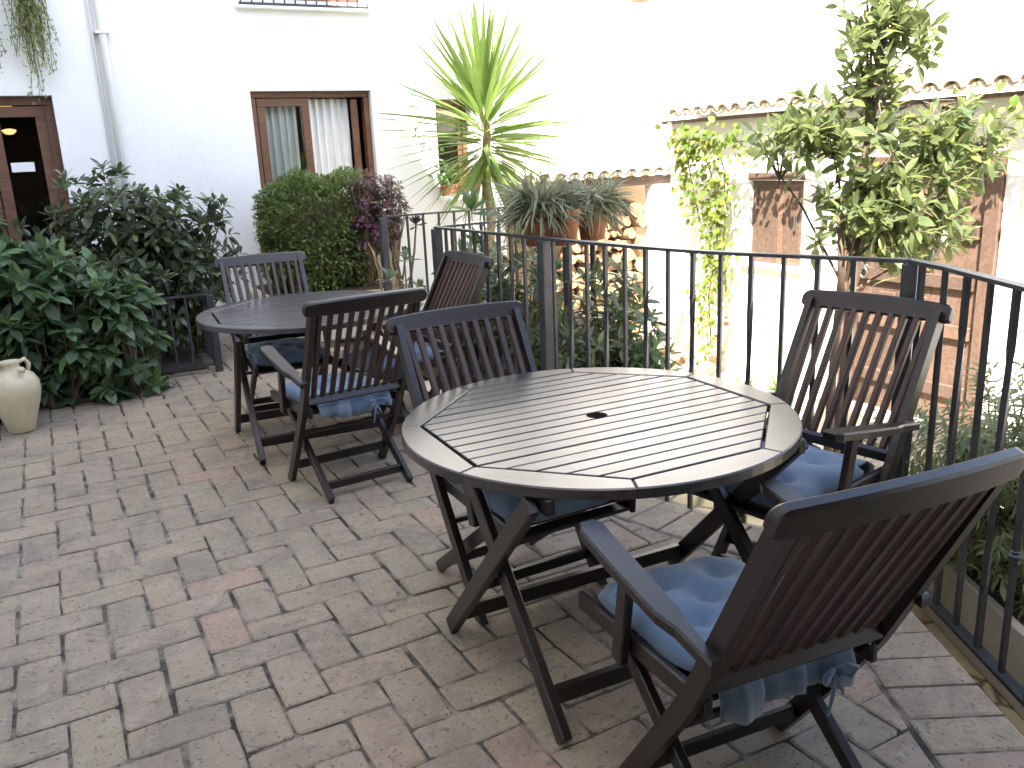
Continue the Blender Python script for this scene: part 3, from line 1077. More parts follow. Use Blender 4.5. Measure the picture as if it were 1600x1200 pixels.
def make_table():
    t = empty('garden_table')
    R, ri = 0.62, 0.56
    ztop, th = 0.742, 0.030
    vang = [radians(22.5 + 45 * k) for k in range(8)]
    for k in range(8):
        a0, a1 = vang[k], vang[(k + 1) % 8]
        if a1 < a0: a1 += 2 * pi
        g = .0012
        outer = [(R * cos(a), R * sin(a)) for a in [a0 + g + (a1 - a0 - 2 * g) * i / 10 for i in range(11)]]
        inner = [((ri + .002) * cos(a1 - g), (ri + .002) * sin(a1 - g)), ((ri + .002) * cos(a0 + g), (ri + .002) * sin(a0 + g))]
        # grain along the segment: build in a rotated frame
        mid_a = (a0 + a1) / 2
        rot = Matrix.Rotation(mid_a + pi / 2, 4, 'Z')
        inv = rot.inverted()
        pl = [tuple((inv @ Vector((x, y, 0)))[:2]) for x, y in outer + inner]
        MB().prism(pl, ztop - th, ztop, .004).build('rim_segment', 'table_wood', t, False, rot)
    # slats run along local X, trimmed to the octagon
    ap = ri * cos(radians(22.5)) - .004
    N = 17; pitch = 2 * ap / N; gap = .0065
    for k in range(N):
        y0 = -ap + k * pitch + gap / 2; y1 = y0 + pitch - gap
        def xlim(y):
            y = abs(y); c = ri * sin(radians(22.5))
            xa = ap if y <= c else ap - (y - c) * 1.0
            return xa - .0045
        bps = [y0, y1]
        c = ri * sin(radians(22.5))
        for s in (-1, 1):
            if y0 < s * c < y1: bps.append(s * c)
        bps.sort()
        right = [(xlim(y), y) for y in bps]; left = [(-xlim(y), y) for y in bps[::-1]]
        if k == N // 2:
            r = .033
            arcL = [(-sqrt(r * r - y * y), y) for y in np.linspace(y0, y1, 9)]
            arcR = [(sqrt(r * r - y * y), y) for y in np.linspace(y1, y0, 9)]
            mb = MB(); mb.prism([(-xlim(y0), y0)] + arcL + [(-xlim(y1), y1)], ztop - .030, ztop - .001, .0015)
            mb.prism([(xlim(y1), y1)] + arcR + [(xlim(y0), y0)], ztop - .030, ztop - .001, .0015)
            mb.build('slat', 'table_wood', t)
        else:
            MB().prism(right + left, ztop - .030, ztop - .001 + random.uniform(-.0006, .0006), .0022).build('slat', 'table_wood', t)
    # bearers under the top
    for x in (-.42, .42):
        beam('bearer', (x, -.46, ztop - .055), (x, .46, ztop - .055), .028, .045, 'dark_wood', t)
    # two folding X frames
    for s in (-1, 1):
        xo, xi = s * .455, s * .415
        m0, L = frame((xo, .235, 0.0), (xo, -.42, ztop - .06), (1, 0, 0))
        for nm, x, p, q in (('leg', xo, (.235, 0.0), (-.42, ztop - .05)), ('leg', xi, (-.50, 0.0), (.17, ztop - .05))):
            d = Vector((0, q[0] - p[0], q[1] - p[1])).normalized()
            # foot cut level: start slightly above so that the corner touches the ground
            a = Vector((x, p[0], p[1])) + d * .020
            beam(nm, a, (x, q[0], q[1]), .058, .030, 'dark_wood', t, up=(1, 0, 0), c=.004)
    beam('stretcher', (-.455, .235 - .083, .095), (.455, .235 - .083, .095), .028, .05, 'dark_wood', t)
    beam('stretcher', (-.40, -.50 + .095, .105), (.40, -.50 + .095, .105), .028, .05, 'dark_wood', t)
    return t

def arc_rail(name, p_mid, half, hgt, th, bow, crown, lean, mat, parent, n=20, endr=.026):
    """rail running along local Y, bowed backwards in plan and crowned on top"""
    mb = MB()
    ca, sa = cos(lean), sin(lean)
    ss = [-1, -.994, -.98, -.96, -.93] + [-.9 + 1.8 * i / (n - 8) for i in range(n - 7)] + [.93, .96, .98, .994, 1]
    n = len(ss) - 1
    for s in ss:
        y = half * s
        e = max(0.0, (abs(y) - (half - endr)) / endr)
        cut = endr * (1 - sqrt(max(0, 1 - e * e))) if e > 0 else 0
        zt = hgt / 2 + crown * (1 - s * s) - cut * .9
        zb = -hgt / 2 + crown * .45 * (1 - s * s) + cut * .5
        xb = -bow * (1 - s * s)
        ch = .006
        ring = [(-th / 2, zb + ch), (-th / 2 + ch, zb), (th / 2 - ch, zb), (th / 2, zb + ch), (th / 2, zt - ch), (th / 2 - ch, zt), (-th / 2 + ch, zt), (-th / 2, zt - ch)]
        for x, z in ring:
            X = x + xb
            mb.v.append((X * ca - z * sa, y, X * sa + z * ca))
    K = 8
    for i in range(n):
        for k in range(K):
            a, b = i * K + k, i * K + (k + 1) % K
            mb.f.append([a, b, b + K, a + K])
    mb.f.append(list(range(K))); mb.f.append([n * K + k for k in range(K)][::-1])
    # local X of the part = length, so that the grain follows it
    rot = Matrix.Rotation(pi / 2, 4, 'Z')
    inv = rot.inverted()
    mb.v = [tuple(inv @ Vector(p)) for p in mb.v]
    return mb.build(name, mat, parent, False, Matrix.Translation(p_mid) @ rot)

# side profile of the chair: (forward, height), forward measured from the back foot
POST = [(.462, 0.0), (.165, .43), (-.105, .955)]
def post_at(z):
    for (f0, z0), (f1, z1) in zip(POST, POST[1:]):
        if z0 <= z <= z1: return f0 + (f1 - f0) * (z - z0) / (z1 - z0)
    return POST[-1][0]
def make_chair():
    c = empty('folding_armchair')
    lean = math.atan2(POST[1][0] - POST[2][0], POST[2][1] - POST[1][1])
    for s in (-1, 1):
        # back post, one piece from the top rail down to the front foot
        mb = MB()
        y0 = s * .250
        prof = []
        w = .047
        pts = [Vector((0, POST[0][0], .004))] + [Vector((0, post_at(z), z)) for z in (.12, .30, .40, .46, .55, .75, .955)]
        for i, p in enumerate(pts):
            d = (pts[min(i + 1, len(pts) - 1)] - pts[max(i - 1, 0)]).normalized()
            nrm = Vector((0, -d.z, d.y))
            if i == 0: nrm = Vector((0, -1.15, 0))
            a = p + nrm * w / 2; b = p - nrm * w / 2
            for q, dx in ((a, -.013), (a, .013), (b, .013), (b, -.013)):
                mb.v.append((q.y, y0 + dx, max(q.z, .002)))
        for i in range(len(pts) - 1):
            for k in range(4):
                a, b = i * 4 + k, i * 4 + (k + 1) % 4
                mb.f.append([a, b, b + 4, a + 4])
        mb.f.append([0, 1, 2, 3]); mb.f.append([4 * len(pts) - 4 + k for k in range(4)])
        mb.build('back_post', 'dark_wood', c)
        # leg from the seat front to the back foot
        d = Vector((.52, 0, .385)).normalized()
        beam('leg', Vector((0.004, s * .205, .0)) + d * .026, (.535, s * .205, .392), .026, .046, 'dark_wood', c, c=.004)
        # seat rail
        beam('seat_rail', (.13, s * .226, .425), (.70, s * .226, .398), .021, .052, 'dark_wood', c, c=.005)
        # arm with a shoulder near the back
        z0, z1 = .600, .688
        outline = [(.045, -.016), (.045, .016), (.16, .020), (.215, .034), (.40, .038), (.545, .034), (.572, .022), (.572, -.022), (.545, -.034), (.40, -.030), (.215, -.026), (.16, -.018)]
        mb = MB()
        top = [(x, y if s > 0 else -y) for x, y in outline]
        if s < 0: top = top[::-1]
        n = len(top)
        ins = inset(top[::-1], .004)[::-1] if False else top
        cx = .3
        def zz(x): return z0 + (z1 - z0) * (x - .045) / .527
        area = sum(top[i][0] * top[(i + 1) % n][1] - top[(i + 1) % n][0] * top[i][1] for i in range(n))
        if area < 0: top = top[::-1]
        ins = inset(top, .005)
        for pl, dz in ((top, -.026), (top, -.006), (ins, 0.0)):
            mb.v += [(x, y, zz(x) + dz) for x, y in pl]
        for i in range(2):
            for k in range(n):
                a, b = i * n + k, i * n + (k + 1) % n
                mb.f.append([a, b, b + n, a + n])
        mb.f.append([2 * n + k for k in range(n)]); mb.f.append([k for k in range(n)][::-1])
        mb.v = [(x, y + s * .272, z) for x, y, z in mb.v]
        mb.build('armrest', 'dark_wood', c)
        beam('arm_support', (.455, s * .252, .36), (.405, s * .256, .634), .024, .045, 'dark_wood', c, up=(1, 0, 0), c=.004)
    arc_rail('top_rail', (POST[2][0] - .004, 0, .953), .291, .066, .030, .020, .014, lean * .75, 'dark_wood', c)
    beam('back_rail', (post_at(.485), -.236, .485), (post_at(.485), .236, .485), .024, .045, 'dark_wood', c, up=(sin(lean), 0, cos(lean)))
    for k in range(10):
        y = -.205 + k * .41 / 9
        yt = y * 1.075
        b0 = Vector((post_at(.50) + .002, y, .505))
        bow = -.018 * (1 - (yt / .26) ** 2)
        b1 = Vector((POST[2][0] + bow + .004, yt, .934))
        beam('slat', b0, b1, .022, .022, 'slat_wood', c, up=(1, 0, .45), c=.003)
    for k in range(7):
        x = .20 + k * .078
        beam('seat_slat', (x, -.213, .412 - k * .0035), (x, .213, .412 - k * .0035), .058, .014, 'dark_wood', c)
    beam('stretcher', (.095, -.19, .068), (.095, .19, .068), .020, .040, 'dark_wood', c)
    beam('stretcher', (post_at(.10), -.236, .10), (post_at(.10), .236, .10), .020, .040, 'dark_wood', c)
    beam('stretcher', (post_at(.30), -.236, .30), (post_at(.30), .236, .30), .018, .018, 'dark_wood', c)
    return c

def make_cushion(seed):
    r = random.Random(seed)
    cu = empty('seat_cushion')
    n = 30
    hx, hy, T = .236, .226, .060
    tufts = [(-.42, -.42), (-.42, .42), (.42, -.42), (.42, .42), (0, 0)]
    mb = MB()
    idx = {}
    ph = r.uniform(0, 6)
    def outline(u, v):
        # rounded square
        s = (abs(u) ** 6 + abs(v) ** 6) ** (1 / 6)
        m_ = max(abs(u), abs(v))
        k = m_ / s if s > 0 else 1
        return u * k * hx * (1 - .045 * (1 - v * v) * abs(u) ** 3), v * k * hy * (1 - .045 * (1 - u * u) * abs(v) ** 3)
    for side in (1, -1):
        for i in range(n + 1):
            for j in range(n + 1):
                u, v = -1 + 2 * i / n, -1 + 2 * j / n
                edge = i in (0, n) or j in (0, n)
                if side < 0 and edge: idx[(side, i, j)] = idx[(1, i, j)]; continue
                x, y = outline(u, v)
                h = T * ((1 - abs(u) ** 3.2) * (1 - abs(v) ** 3.2)) ** .42
                if side > 0:
                    for tu, tv in tufts:
                        dd = (u - tu) ** 2 + (v - tv) ** 2
                        h -= .030 * math.exp(-dd / .022) + .010 * math.exp(-dd / .10)
                    h += .0035 * sin(7 * u + 3 * v + ph) * (1 - u * u) + .003 * sin(9 * v - 4 * u + ph * 2) * (1 - v * v)
                    z = h
                else:
                    z = -h * .45
                idx[(side, i, j)] = len(mb.v)
                mb.v.append((x, y, z))
    for side in (1, -1):
        for i in range(n):
            for j in range(n):
                q = [idx[(side, i, j)], idx[(side, i + 1, j)], idx[(side, i + 1, j + 1)], idx[(side, i, j + 1)]]
                mb.f.append(q if side > 0 else q[::-1])
    mb.build('pad', 'blue_cloth', cu, True)
    # flap of cloth that hangs behind the back rail
    fb = MB(); K = 24
    for i in range(K + 1):
        t = -1 + 2 * i / K
        wv = .010 * sin(9 * t + ph) + .005 * sin(23 * t)
        for (fx, fz) in ((-.20, .012), (-.255, .014), (-.290, -.010), (-.300, -.040), (-.297, -.072 - .015 * sin(4 * t + ph))):
            fb.v.append((fx + wv * (1.4 if fz < 0 else .3), t * .185, fz))
    for i in range(K):
        for j in range(4):
            a = i * 5 + j
            fb.f.append([a, a + 1, a + 6, a + 5])
    fl = fb.build('flap', 'blue_cloth', cu, True)
    md = fl.modifiers.new('thickness', 'SOLIDIFY'); md.thickness = .006
    # bow
    tb = MB()
    for s in (-1, 1):
        tb.tube([(-.315, -.10, -.03), (-.335, -.10 + s * .02, -.012), (-.34, -.10 + s * .045, -.02), (-.33, -.10 + s * .035, -.045), (-.315, -.10, -.032)], [.004, .006, .006, .006, .004], 6)
        tb.tube([(-.315, -.10, -.03), (-.33, -.10 + s * .012, -.07), (-.325, -.10 + s * .022, -.11 - .02 * s)], [.004, .005, .003], 6)
    tb.build('tie', 'blue_cloth', cu, True)
    return cu

CHAIRS = [
    (0.638, 1.493, 112.7, 'dark wooden folding armchair in the right foreground with its back to us'),
    (1.262, 3.045, 217.0, 'dark wooden folding armchair standing against the railing right of the near table'),
    (-0.146, 3.150, -61.0, 'dark wooden folding armchair tucked under the near table on its far left side'),
    (-0.682, 3.825, 122.7, 'dark wooden folding armchair with its back to us in front of the far table'),
    (-1.560, 5.520, -65.0, 'dark wooden folding armchair behind the far table in front of the dark shrub'),
    (-0.330, 5.085, 211.0, 'dark wooden folding armchair turned sideways by the far railing post')]
CUSH = ['faded blue tufted seat cushion on the foreground armchair', 'blue tufted seat cushion on the armchair against the railing',
        'blue seat cushion mostly hidden under the near table', 'blue seat cushion on the armchair in front of the far table',
        'plump blue seat cushion on the armchair behind the far table', 'blue seat cushion on the sideways armchair by the railing post']
chair0 = make_chair()
for i, (x, y, ang, lab) in enumerate(CHAIRS):
    c = chair0 if i == 0 else copy_tree(chair0)
    X, Y = cw(x, y)
    c.location = (X, Y, 0.0); c.rotation_euler = (0, 0, radians(ang) - YAW)
    tag(c, lab, 'chair', 'folding armchairs round the two tables')
    cu = make_cushion(i)
    th = radians(ang) - YAW
    f0 = .442
    cu.location = (X + f0 * cos(th), Y + f0 * sin(th), .437)
    cu.rotation_euler = (0, .045, th)
    tag(cu, CUSH[i], 'cushion', 'blue seat cushions')
table0 = make_table()
X, Y = cw(0.265, 2.59)
table0.location = (X, Y, 0); table0.rotation_euler = (0, 0, radians(25.6) - YAW)
tag(table0, 'near round dark slatted wooden table with a parasol hole', 'table', 'round folding tables')
t2 = copy_tree(table0)
X, Y = cw(-1.17, 4.93)
t2.location = (X, Y, 0); t2.rotation_euler = (0, 0, radians(24.0) - YAW)
tag(t2, 'far round dark slatted wooden table near the hedge', 'table', 'round folding tables')

# ================================================================== POTS AND LOGS
X, Y = cw(-3.10, 5.16)
jug = empty('ceramic_jug', (X, Y, 0))
tag(jug, 'cream glazed ceramic jug with small handles standing on the bricks at the left', 'jug')
MB().lathe([(.0, 0), (.070, 0), (.078, .012), (.10, .09), (.132, .19), (.148, .26), (.146, .315), (.122, .36), (.078, .385), (.055, .40), (.052, .43), (.064, .452), (.055, .452), (.044, .43), (.0, .40)], 32).build('body', 'cream_glaze', jug, True)
for s in (-1, 1):
    MB().tube([(s * .055 * .8, s * .055 * .6 - .0, .43), (s * .10 * .8, s * .10 * .6, .445), (s * .125 * .8, s * .125 * .6, .41), (s * .112 * .8, s * .112 * .6, .36)], [.012, .014, .014, .013], 8).build('handle', 'cream_glaze', jug, True)
MB().lathe([(0, 0), (.018, .004), (.025, .02), (.018, .037), (0, .042)], 14, (.06, -.10, .385)).build('knob', 'cream_glaze', jug, True)
X, Y = cw(-3.42, 5.3)
jg = empty('dark_pot', (X, Y, 0)); tag(jg, 'dark clay pot at the left edge behind the cream jug', 'pot')
MB().lathe([(0, 0), (.09, 0), (.13, .12), (.15, .22), (.14, .23), (.12, .12), (0, .10)], 24).build('body', 'soil', jg, True)

def log(name, label, p0, p1, r, group):
    p0, p1 = Vector(p0), Vector(p1)
    m_, L = frame(p0, p1)
    root = empty(name, p0); tag(root, label, 'log', group)
    mm = m_.copy(); mm.translation = m_.translation - p0
    mb = MB(); K = 9
    rr = [r * random.uniform(.85, 1.12) for _ in range(K)]
    for x in (-L / 2, 0, L / 2):
        for k in range(K):
            t = 2 * pi * k / K
            q = rr[k] * random.uniform(.94, 1.06)
            mb.v.append((x, q * cos(t), q * sin(t)))
    for i in range(2):
        for k in range(K):
            a, b = i * K + k, i * K + (k + 1) % K
            mb.f.append([a, b, b + K, a + K])
    mb.build('bark', 'log_bark', root, True, mm)
    for x in (-L / 2 - .0005, L / 2 + .0005):
        eb = MB(); eb.v = [(x, rr[k] * cos(2 * pi * k / K) * .98, rr[k] * sin(2 * pi * k / K) * .98) for k in range(K)]; eb.f = [list(range(K))]
        eb.build('cut_end', 'log_end', root, False, mm)
rl = random.Random(4)
ORD = ['first', 'second', 'third', 'fourth', 'fifth', 'sixth', 'seventh', 'eighth', 'ninth', 'tenth', 'eleventh', 'twelfth', 'thirteenth']
ROWS = 12
for row in range(ROWS):
    z = LOW + .08 + row * .142
    rn = 'topmost row' if row == ROWS - 1 else ORD[ROWS - 1 - row] + ' row down'
    x = 6.86 - (row % 2) * .07
    k = 0
    while x > 5.6 and k < 8:
        r = rl.choice((.045, .06, .07, .085, .10))
        x -= r
        ylen = rl.uniform(.30, .42)
        yj = 9.12 + rl.uniform(-.10, .10)
        log('firewood_log', 'firewood log in the %s of the stack, %s from the pillar' % (rn, ORD[k]), (x, yj, z + rl.uniform(-.012, .012)), (x + rl.uniform(-.09, .09), yj + ylen, z + rl.uniform(-.05, .05)), r, 'stacked firewood logs')
        x -= r + .004; k += 1
heap = []
for k in range(9):
    x, y = 5.62 + rl.uniform(-.25, .35), 7.0 + rl.uniform(-.3, .40)
    a = rl.uniform(0, pi); el = rl.uniform(.05, 1.1); L = rl.uniform(.3, .6)
    d = Vector((cos(a) * cos(el), sin(a) * cos(el), sin(el))) * L
    heap.append((Vector((x, y, LOW + .08 + rl.uniform(0, .30))), d, rl.uniform(.03, .06)))
heap.sort(key=lambda h: (CA * h[0].x - SA * h[0].y) / (SA * h[0].x + CA * h[0].y))
for k, (p, d, r) in enumerate(heap):
    log('loose_log', 'loose log in the courtyard heap, %s from its left end' % ORD[k], p, p + d, r, 'loose logs heaped in the courtyard')

# ================================================================== PLANTS
def leaf_shape(L=1.0, W=.4, fold=.25, droop=.15, nseg=4, widest=.45, tip=1.0):
    """a leaf along +X, two halves folded along the midrib, drooping towards the tip"""
    v, f = [], []
    for i in range(nseg + 1):
        t = i / nseg
        w = W / 2 * (sin(pi * t ** (math.log(.5) / math.log(widest)))) ** .85
        if i == 0: w = W * .03
        if i == nseg: w = W * .015
        z = -droop * L * t * t
        x = L * t * (1 - .12 * droop * t)
        v += [(x, -w, z + fold * w), (x, 0, z), (x, w, z + fold * w)]
    for i in range(nseg):
        a = i * 3
        f += [[a, a + 3, a + 4, a + 1], [a + 1, a + 4, a + 5, a + 2]]
    return np.array(v), f

def rotmats(dirs, ups, rolls):
    """matrices with X along dirs and Z near ups"""
    d = dirs / np.linalg.norm(dirs, axis=1, keepdims=True)
    y = np.cross(ups, d)
    ln = np.linalg.norm(y, axis=1, keepdims=True)
    bad = ln[:, 0] < 1e-3
    y[bad] = np.cross(np.array([1.0, 0, 0]), d[bad])
    y /= np.linalg.norm(y, axis=1, keepdims=True)
    z = np.cross(d, y)
    c, s = np.cos(rolls)[:, None], np.sin(rolls)[:, None]
    y2, z2 = c * y + s * z, -s * y + c * z
    return np.stack([d, y2, z2], axis=2)

def leaves_mesh(name, shape, pos, R, sc, mat):
    v0, f0 = shape
    nv, n = len(v0), len(pos)
    V = np.einsum('nij,kj->nki', R, v0) * sc[:, None, None] + pos[:, None, :]
    V = V.reshape(-1, 3)
    fa = np.array(f0)
    F = (fa[None] + (np.arange(n) * nv)[:, None, None]).reshape(-1, fa.shape[1])
    me = bpy.data.meshes.new(name)
    me.vertices.add(len(V)); me.vertices.foreach_set('co', V.ravel().astype(np.float32))
    k = fa.shape[1]
    me.loops.add(F.size); me.loops.foreach_set('vertex_index', F.ravel().astype(np.int32))
    me.polygons.add(len(F)); me.polygons.foreach_set('loop_start', (np.arange(len(F)) * k).astype(np.int32))
    me.update(calc_edges=True)
    me.materials.append(MATS[mat])
    me.polygons.foreach_set('use_smooth', [True] * len(F))
    return me

def put_leaves(root, shapes, pos, dirs, sc, mat, singles=0, up=(0, 0, 1), roll=.35):
    """leaves in root-local coordinates: the 'singles' nearest the camera as parts of their own, the rest as one part"""
    pos = np.asarray(pos, float); dirs = np.asarray(dirs, float); sc = np.asarray(sc, float)
    n = len(pos)
    ups = np.tile(np.array(up, float), (n, 1)) + rng.normal(0, .15, (n, 3))
    R = rotmats(dirs, ups, rng.normal(0, roll, n))
    base = np.array(root.location)
    dist = np.linalg.norm(pos + base - np.array([0, 0, 1.55]), axis=1)
    order = np.argsort(dist)
    if singles:
        ms = []
        for k, sh in enumerate(shapes):
            me = mesh('leaf', sh[0], sh[1]); me.materials.append(MATS[mat])
            me.polygons.foreach_set('use_smooth', [True] * len(me.polygons)); ms.append(me)
        for q, i in enumerate(order[:singles]):
            mw = Matrix.Identity(4)
            for a in range(3):
                for b in range(3): mw[a][b] = R[i, a, b] * sc[i]
                mw[a][3] = pos[i, a]
            ob('leaf', ms[q % len(ms)], None, root, mw)
    rest = order[singles:]
    if len(rest):
        for k, sh in enumerate(shapes):
            s = rest[k::len(shapes)]
            if len(s) == 0: continue
            o = ob('foliage', leaves_mesh('foliage', sh, pos[s], R[s], sc[s], mat), None, root)
            o['kind'] = 'stuff'

def unit(v): return v / (np.linalg.norm(v) + 1e-9)
def whorl(tip, axis, n, L, spread=(50, 85), jit=.25, back=0.06):
    """leaves radiating round a shoot"""
    axis = unit(np.asarray(axis, float))
    a = np.array([0, 0, 1.0]) if abs(axis[2]) < .9 else np.array([1.0, 0, 0])
    x = unit(np.cross(a, axis)); y = np.cross(axis, x)
    P, D, S = [], [], []
    ph = rng.uniform(0, 6.28)
    for k in range(n):
        t = ph + k * 2.39996
        s = math.radians(spread[0] + (spread[1] - spread[0]) * (k / max(1, n - 1)) + rng.normal(0, 9))
        d = axis * cos(s) + (x * cos(t) + y * sin(t)) * sin(s)
        P.append(np.asarray(tip) - axis * back * (k / n) + rng.normal(0, .004, 3))
        D.append(unit(d + rng.normal(0, jit * .4, 3)))
        S.append(L * rng.uniform(.7, 1.15) * (.65 + .35 * k / max(1, n - 1)))
    return P, D, S

def stems(root, base_pts, tips, mat='twig', r0=.012, r1=.003, sag=.0):
    mb = MB()
    base_pts = [np.asarray(b, float) for b in base_pts]
    for t in tips:
        t = np.asarray(t, float)
        b = base_pts[int(np.argmin([np.linalg.norm((t - q)[:2]) for q in base_pts]))]
        mid = b * .45 + t * .55 + np.array([0, 0, .12 * np.linalg.norm(t - b)]) * .5 + rng.normal(0, .02, 3)
        mid[:2] = mid[:2] * .85 + b[:2] * .15
        mb.tube([b, mid, t], [r0, (r0 + r1) / 2, r1], 5, False)
    return mb.build('stems', mat, root, True)

def shrub(name, label, base, half, zc, n_tips, n_leaf, L, shapes, mat, singles=0, cat='shrub', group=None, pw=.5, up_bias=.5, spread=(45, 88), lower=-1.0, stem_mat='twig', stem_r=.012, keep=None, box=2.0):
    """half: half sizes (x,y,z) of the crown, zc its centre height; shoots biased to the outside"""
    root = empty(name, base); tag(root, label, cat, group)
    P, D, S, T = [], [], [], []
    tries = 0
    while len(T) < n_tips and tries < n_tips * 30:
        tries += 1
        d = unit(rng.normal(0, 1, 3))
        if d[2] < lower: continue
        # super-ellipsoid surface
        k = (abs(d[0]) ** box + abs(d[1]) ** box + abs(d[2]) ** box) ** (-1 / box)
        r = rng.uniform(0, 1) ** pw
        p = d * k * r * np.array(half) * (1 + .10 * sin(5 * d[0] + 3 * d[2] + base[0]) + .08 * sin(7 * d[1] - 4 * d[0]))
        p[2] += zc
        if p[2] < .04: continue
        if keep and not keep(p): continue
        ax = unit(d * np.array([1, 1, .6]) + np.array([0, 0, up_bias]) + rng.normal(0, .25, 3))
        p1, d1, s1 = whorl(p, ax, int(n_leaf * rng.uniform(.75, 1.25)), L, spread)
        P += p1; D += d1; S += s1; T.append(p)
    put_leaves(root, shapes, P, D, S, mat, singles)
    bases = [np.array([rng.uniform(-.5, .5) * half[0], rng.uniform(-.4, .4) * half[1], 0.0]) for _ in range(5)]
    sel = [T[i] for i in rng.choice(len(T), min(len(T), 90), replace=False)]
    stems(root, bases, sel, stem_mat, stem_r)
    return root

OVAL = [leaf_shape(1, .52, .22, .22, 4, .45), leaf_shape(1, .46, .35, .35, 4, .42), leaf_shape(1, .55, .15, .10, 4, .48)]
LANCE = [leaf_shape(1, .30, .22, .12, 4, .55), leaf_shape(1, .26, .3, .28, 4, .58), leaf_shape(1, .33, .15, .02, 4, .52)]
BROAD = [leaf_shape(1, .38, .2, .12, 4, .58), leaf_shape(1, .34, .28, .28, 4, .6), leaf_shape(1, .42, .15, .05, 4, .55)]
SMALL = [leaf_shape(1, .52, .2, .12, 2, .5), leaf_shape(1, .45, .3, .25, 2, .5)]
NARROW = [leaf_shape(1, .16, .25, .2, 3, .45), leaf_shape(1, .13, .25, .45, 3, .45)]
ROUND = [leaf_shape(1, .92, .18, .12, 4, .5), leaf_shape(1, .85, .3, .2, 4, .52)]

# hydrangeas along the left edge of the bricks
shrub('hydrangea', 'broad-leaved green hydrangea bush spilling onto the bricks behind the cream jug', (-0.25, 6.62, 0.0), (.62, .40, .66), .60, 230, 9, .175, OVAL, 'hydrangea_leaf', 200, pw=.45, up_bias=.55, group='hydrangeas by the house', keep=lambda p: not (p[0] < .25 and p[1] < -.22 and p[2] < .52))
shrub('hydrangea', 'lower broad-leaved hydrangea bush at the end of the hedge by the iron rail', (0.28, 6.58, 0.0), (.36, .34, .52), .42, 130, 9, .165, OVAL, 'hydrangea_leaf', 100, pw=.45, up_bias=.5, group='hydrangeas by the house')
# dark evergreen behind
shrub('dark_shrub', 'dark glossy evergreen shrub standing against the white wall left of the window', (0.60, 7.50, 0.02), (.84, .50, .76), .78, 680, 10, .140, BROAD, 'dark_leaf', 200, pw=.45, up_bias=.5, group='evergreen shrubs along the house wall')
shrub('dark_shrub', 'dark glossy evergreen shrub in front of the glazed door', (-0.62, 7.45, 0.02), (.62, .50, .72), .74, 380, 10, .140, BROAD, 'dark_leaf', 90, pw=.45, up_bias=.5, group='evergreen shrubs along the house wall')

# clipped small-leaved bush under the window
def clipped_bush():
    root = empty('clipped_bush', (2.24, 7.92, .41)); tag(root, 'dense clipped small-leaved green bush in front of the curtained window', 'bush')
    n = 20000
    half = np.array([.56, .34, .53])
    P, D, S = [], [], []
    while len(P) < n:
        d = unit(rng.normal(0, 1, 3))
        k = (abs(d[0]) ** 3.4 + abs(d[1]) ** 3.4 + abs(d[2]) ** 3.4) ** (-1 / 3.4)
        r = rng.uniform(0, 1) ** .12
        bump = 1 + .05 * sin(9 * d[0] + 4 * d[2]) + .045 * sin(11 * d[2] - 6 * d[0] + 1) + .03 * sin(17 * d[0] * d[2] + 5 * d[1])
        p = d * k * r * half * bump
        p[2] += .50
        P.append(p + rng.normal(0, .012, 3)); D.append(unit(d + rng.normal(0, .75, 3) + np.array([0, 0, .25]))); S.append(rng.uniform(.034, .058))
    put_leaves(root, SMALL, P, D, S, 'box_leaf')
    stems(root, [np.zeros(3), np.array([.2, 0, 0]), np.array([-.2, 0, 0])], [P[i] for i in range(0, 60)], 'twig', .012)
    MB().lathe([(0, .10), (.24, .12), (.34, .3), (.34, .7), (.24, .84), (0, .88)], 16).build('core', 'twig', root, True, Matrix.Diagonal((1, .6, 1, 1)))
clipped_bush()
# purple-leaved shrub at its corner
shrub('purple_shrub', 'purple-leaved shrub at the right corner of the clipped bush', (2.70, 7.62, .41), (.30, .24, .42), .66, 190, 11, .085, LANCE, 'purple_leaf', 120, pw=.4, up_bias=.6, lower=-.6)
# aeonium with dark rosettes on bare stalks, in front of it
def aeonium():
    root = empty('aeonium', (2.72, 7.25, 0)); tag(root, 'tall bare-stalked succulent with dark rosettes beside the purple shrub', 'plant')
    P, D, S = [], [], []
    mb = MB()
    for (x, y, z, r) in ((.12, -.05, 1.00, .075), (-.02, .0, 1.03, .085), (-.04, -.03, .88, .06), (-.08, .05, .95, .07), (.02, -.06, .76, .05), (.10, -.08, .42, .05)):
        p1, d1, s1 = whorl((x * 1.25 + .03, y, z), (rng.normal(0, .15), rng.normal(0, .15) - .15, 1), 30, r * 1.45, (15, 95), .12, .03)
        P += p1; D += d1; S += s1
        mb.tube([(0, 0, .0), (x * .3 + rng.normal(0, .03), y * .3, z * .4), (x * 1.2, y, z * .75), (x * 1.25 + .03, y, z)], [.016, .013, .010, .008], 6)
    put_leaves(root, [leaf_shape(1, .36, .15, -.1, 3, .68)], P, D, S, 'aeonium_leaf', 90)
    mb.build('stalks', 'twig', root, True)
aeonium()
# dry pale stalks of the climber trunk
dry = empty('dry_stalks', (2.56, 7.28, 0)); tag(dry, 'bundle of dry pale leaning stalks below the purple shrub', 'stalks')
for k in range(16):
    a = rng.uniform(-.06, .06); b = rng.uniform(-.06, .05)
    pts = [np.array([a * .6 + .16, b, 0])]
    for q in range(1, 8):
        pts.append(pts[-1] + np.array([rng.normal(-.018, .018), rng.normal(0, .012), .085 + rng.uniform(0, .05)]))
    MB().tube(pts, [.011 - .001 * q for q in range(8)], 6).build('stalk', 'pale_stalk', dry, True)

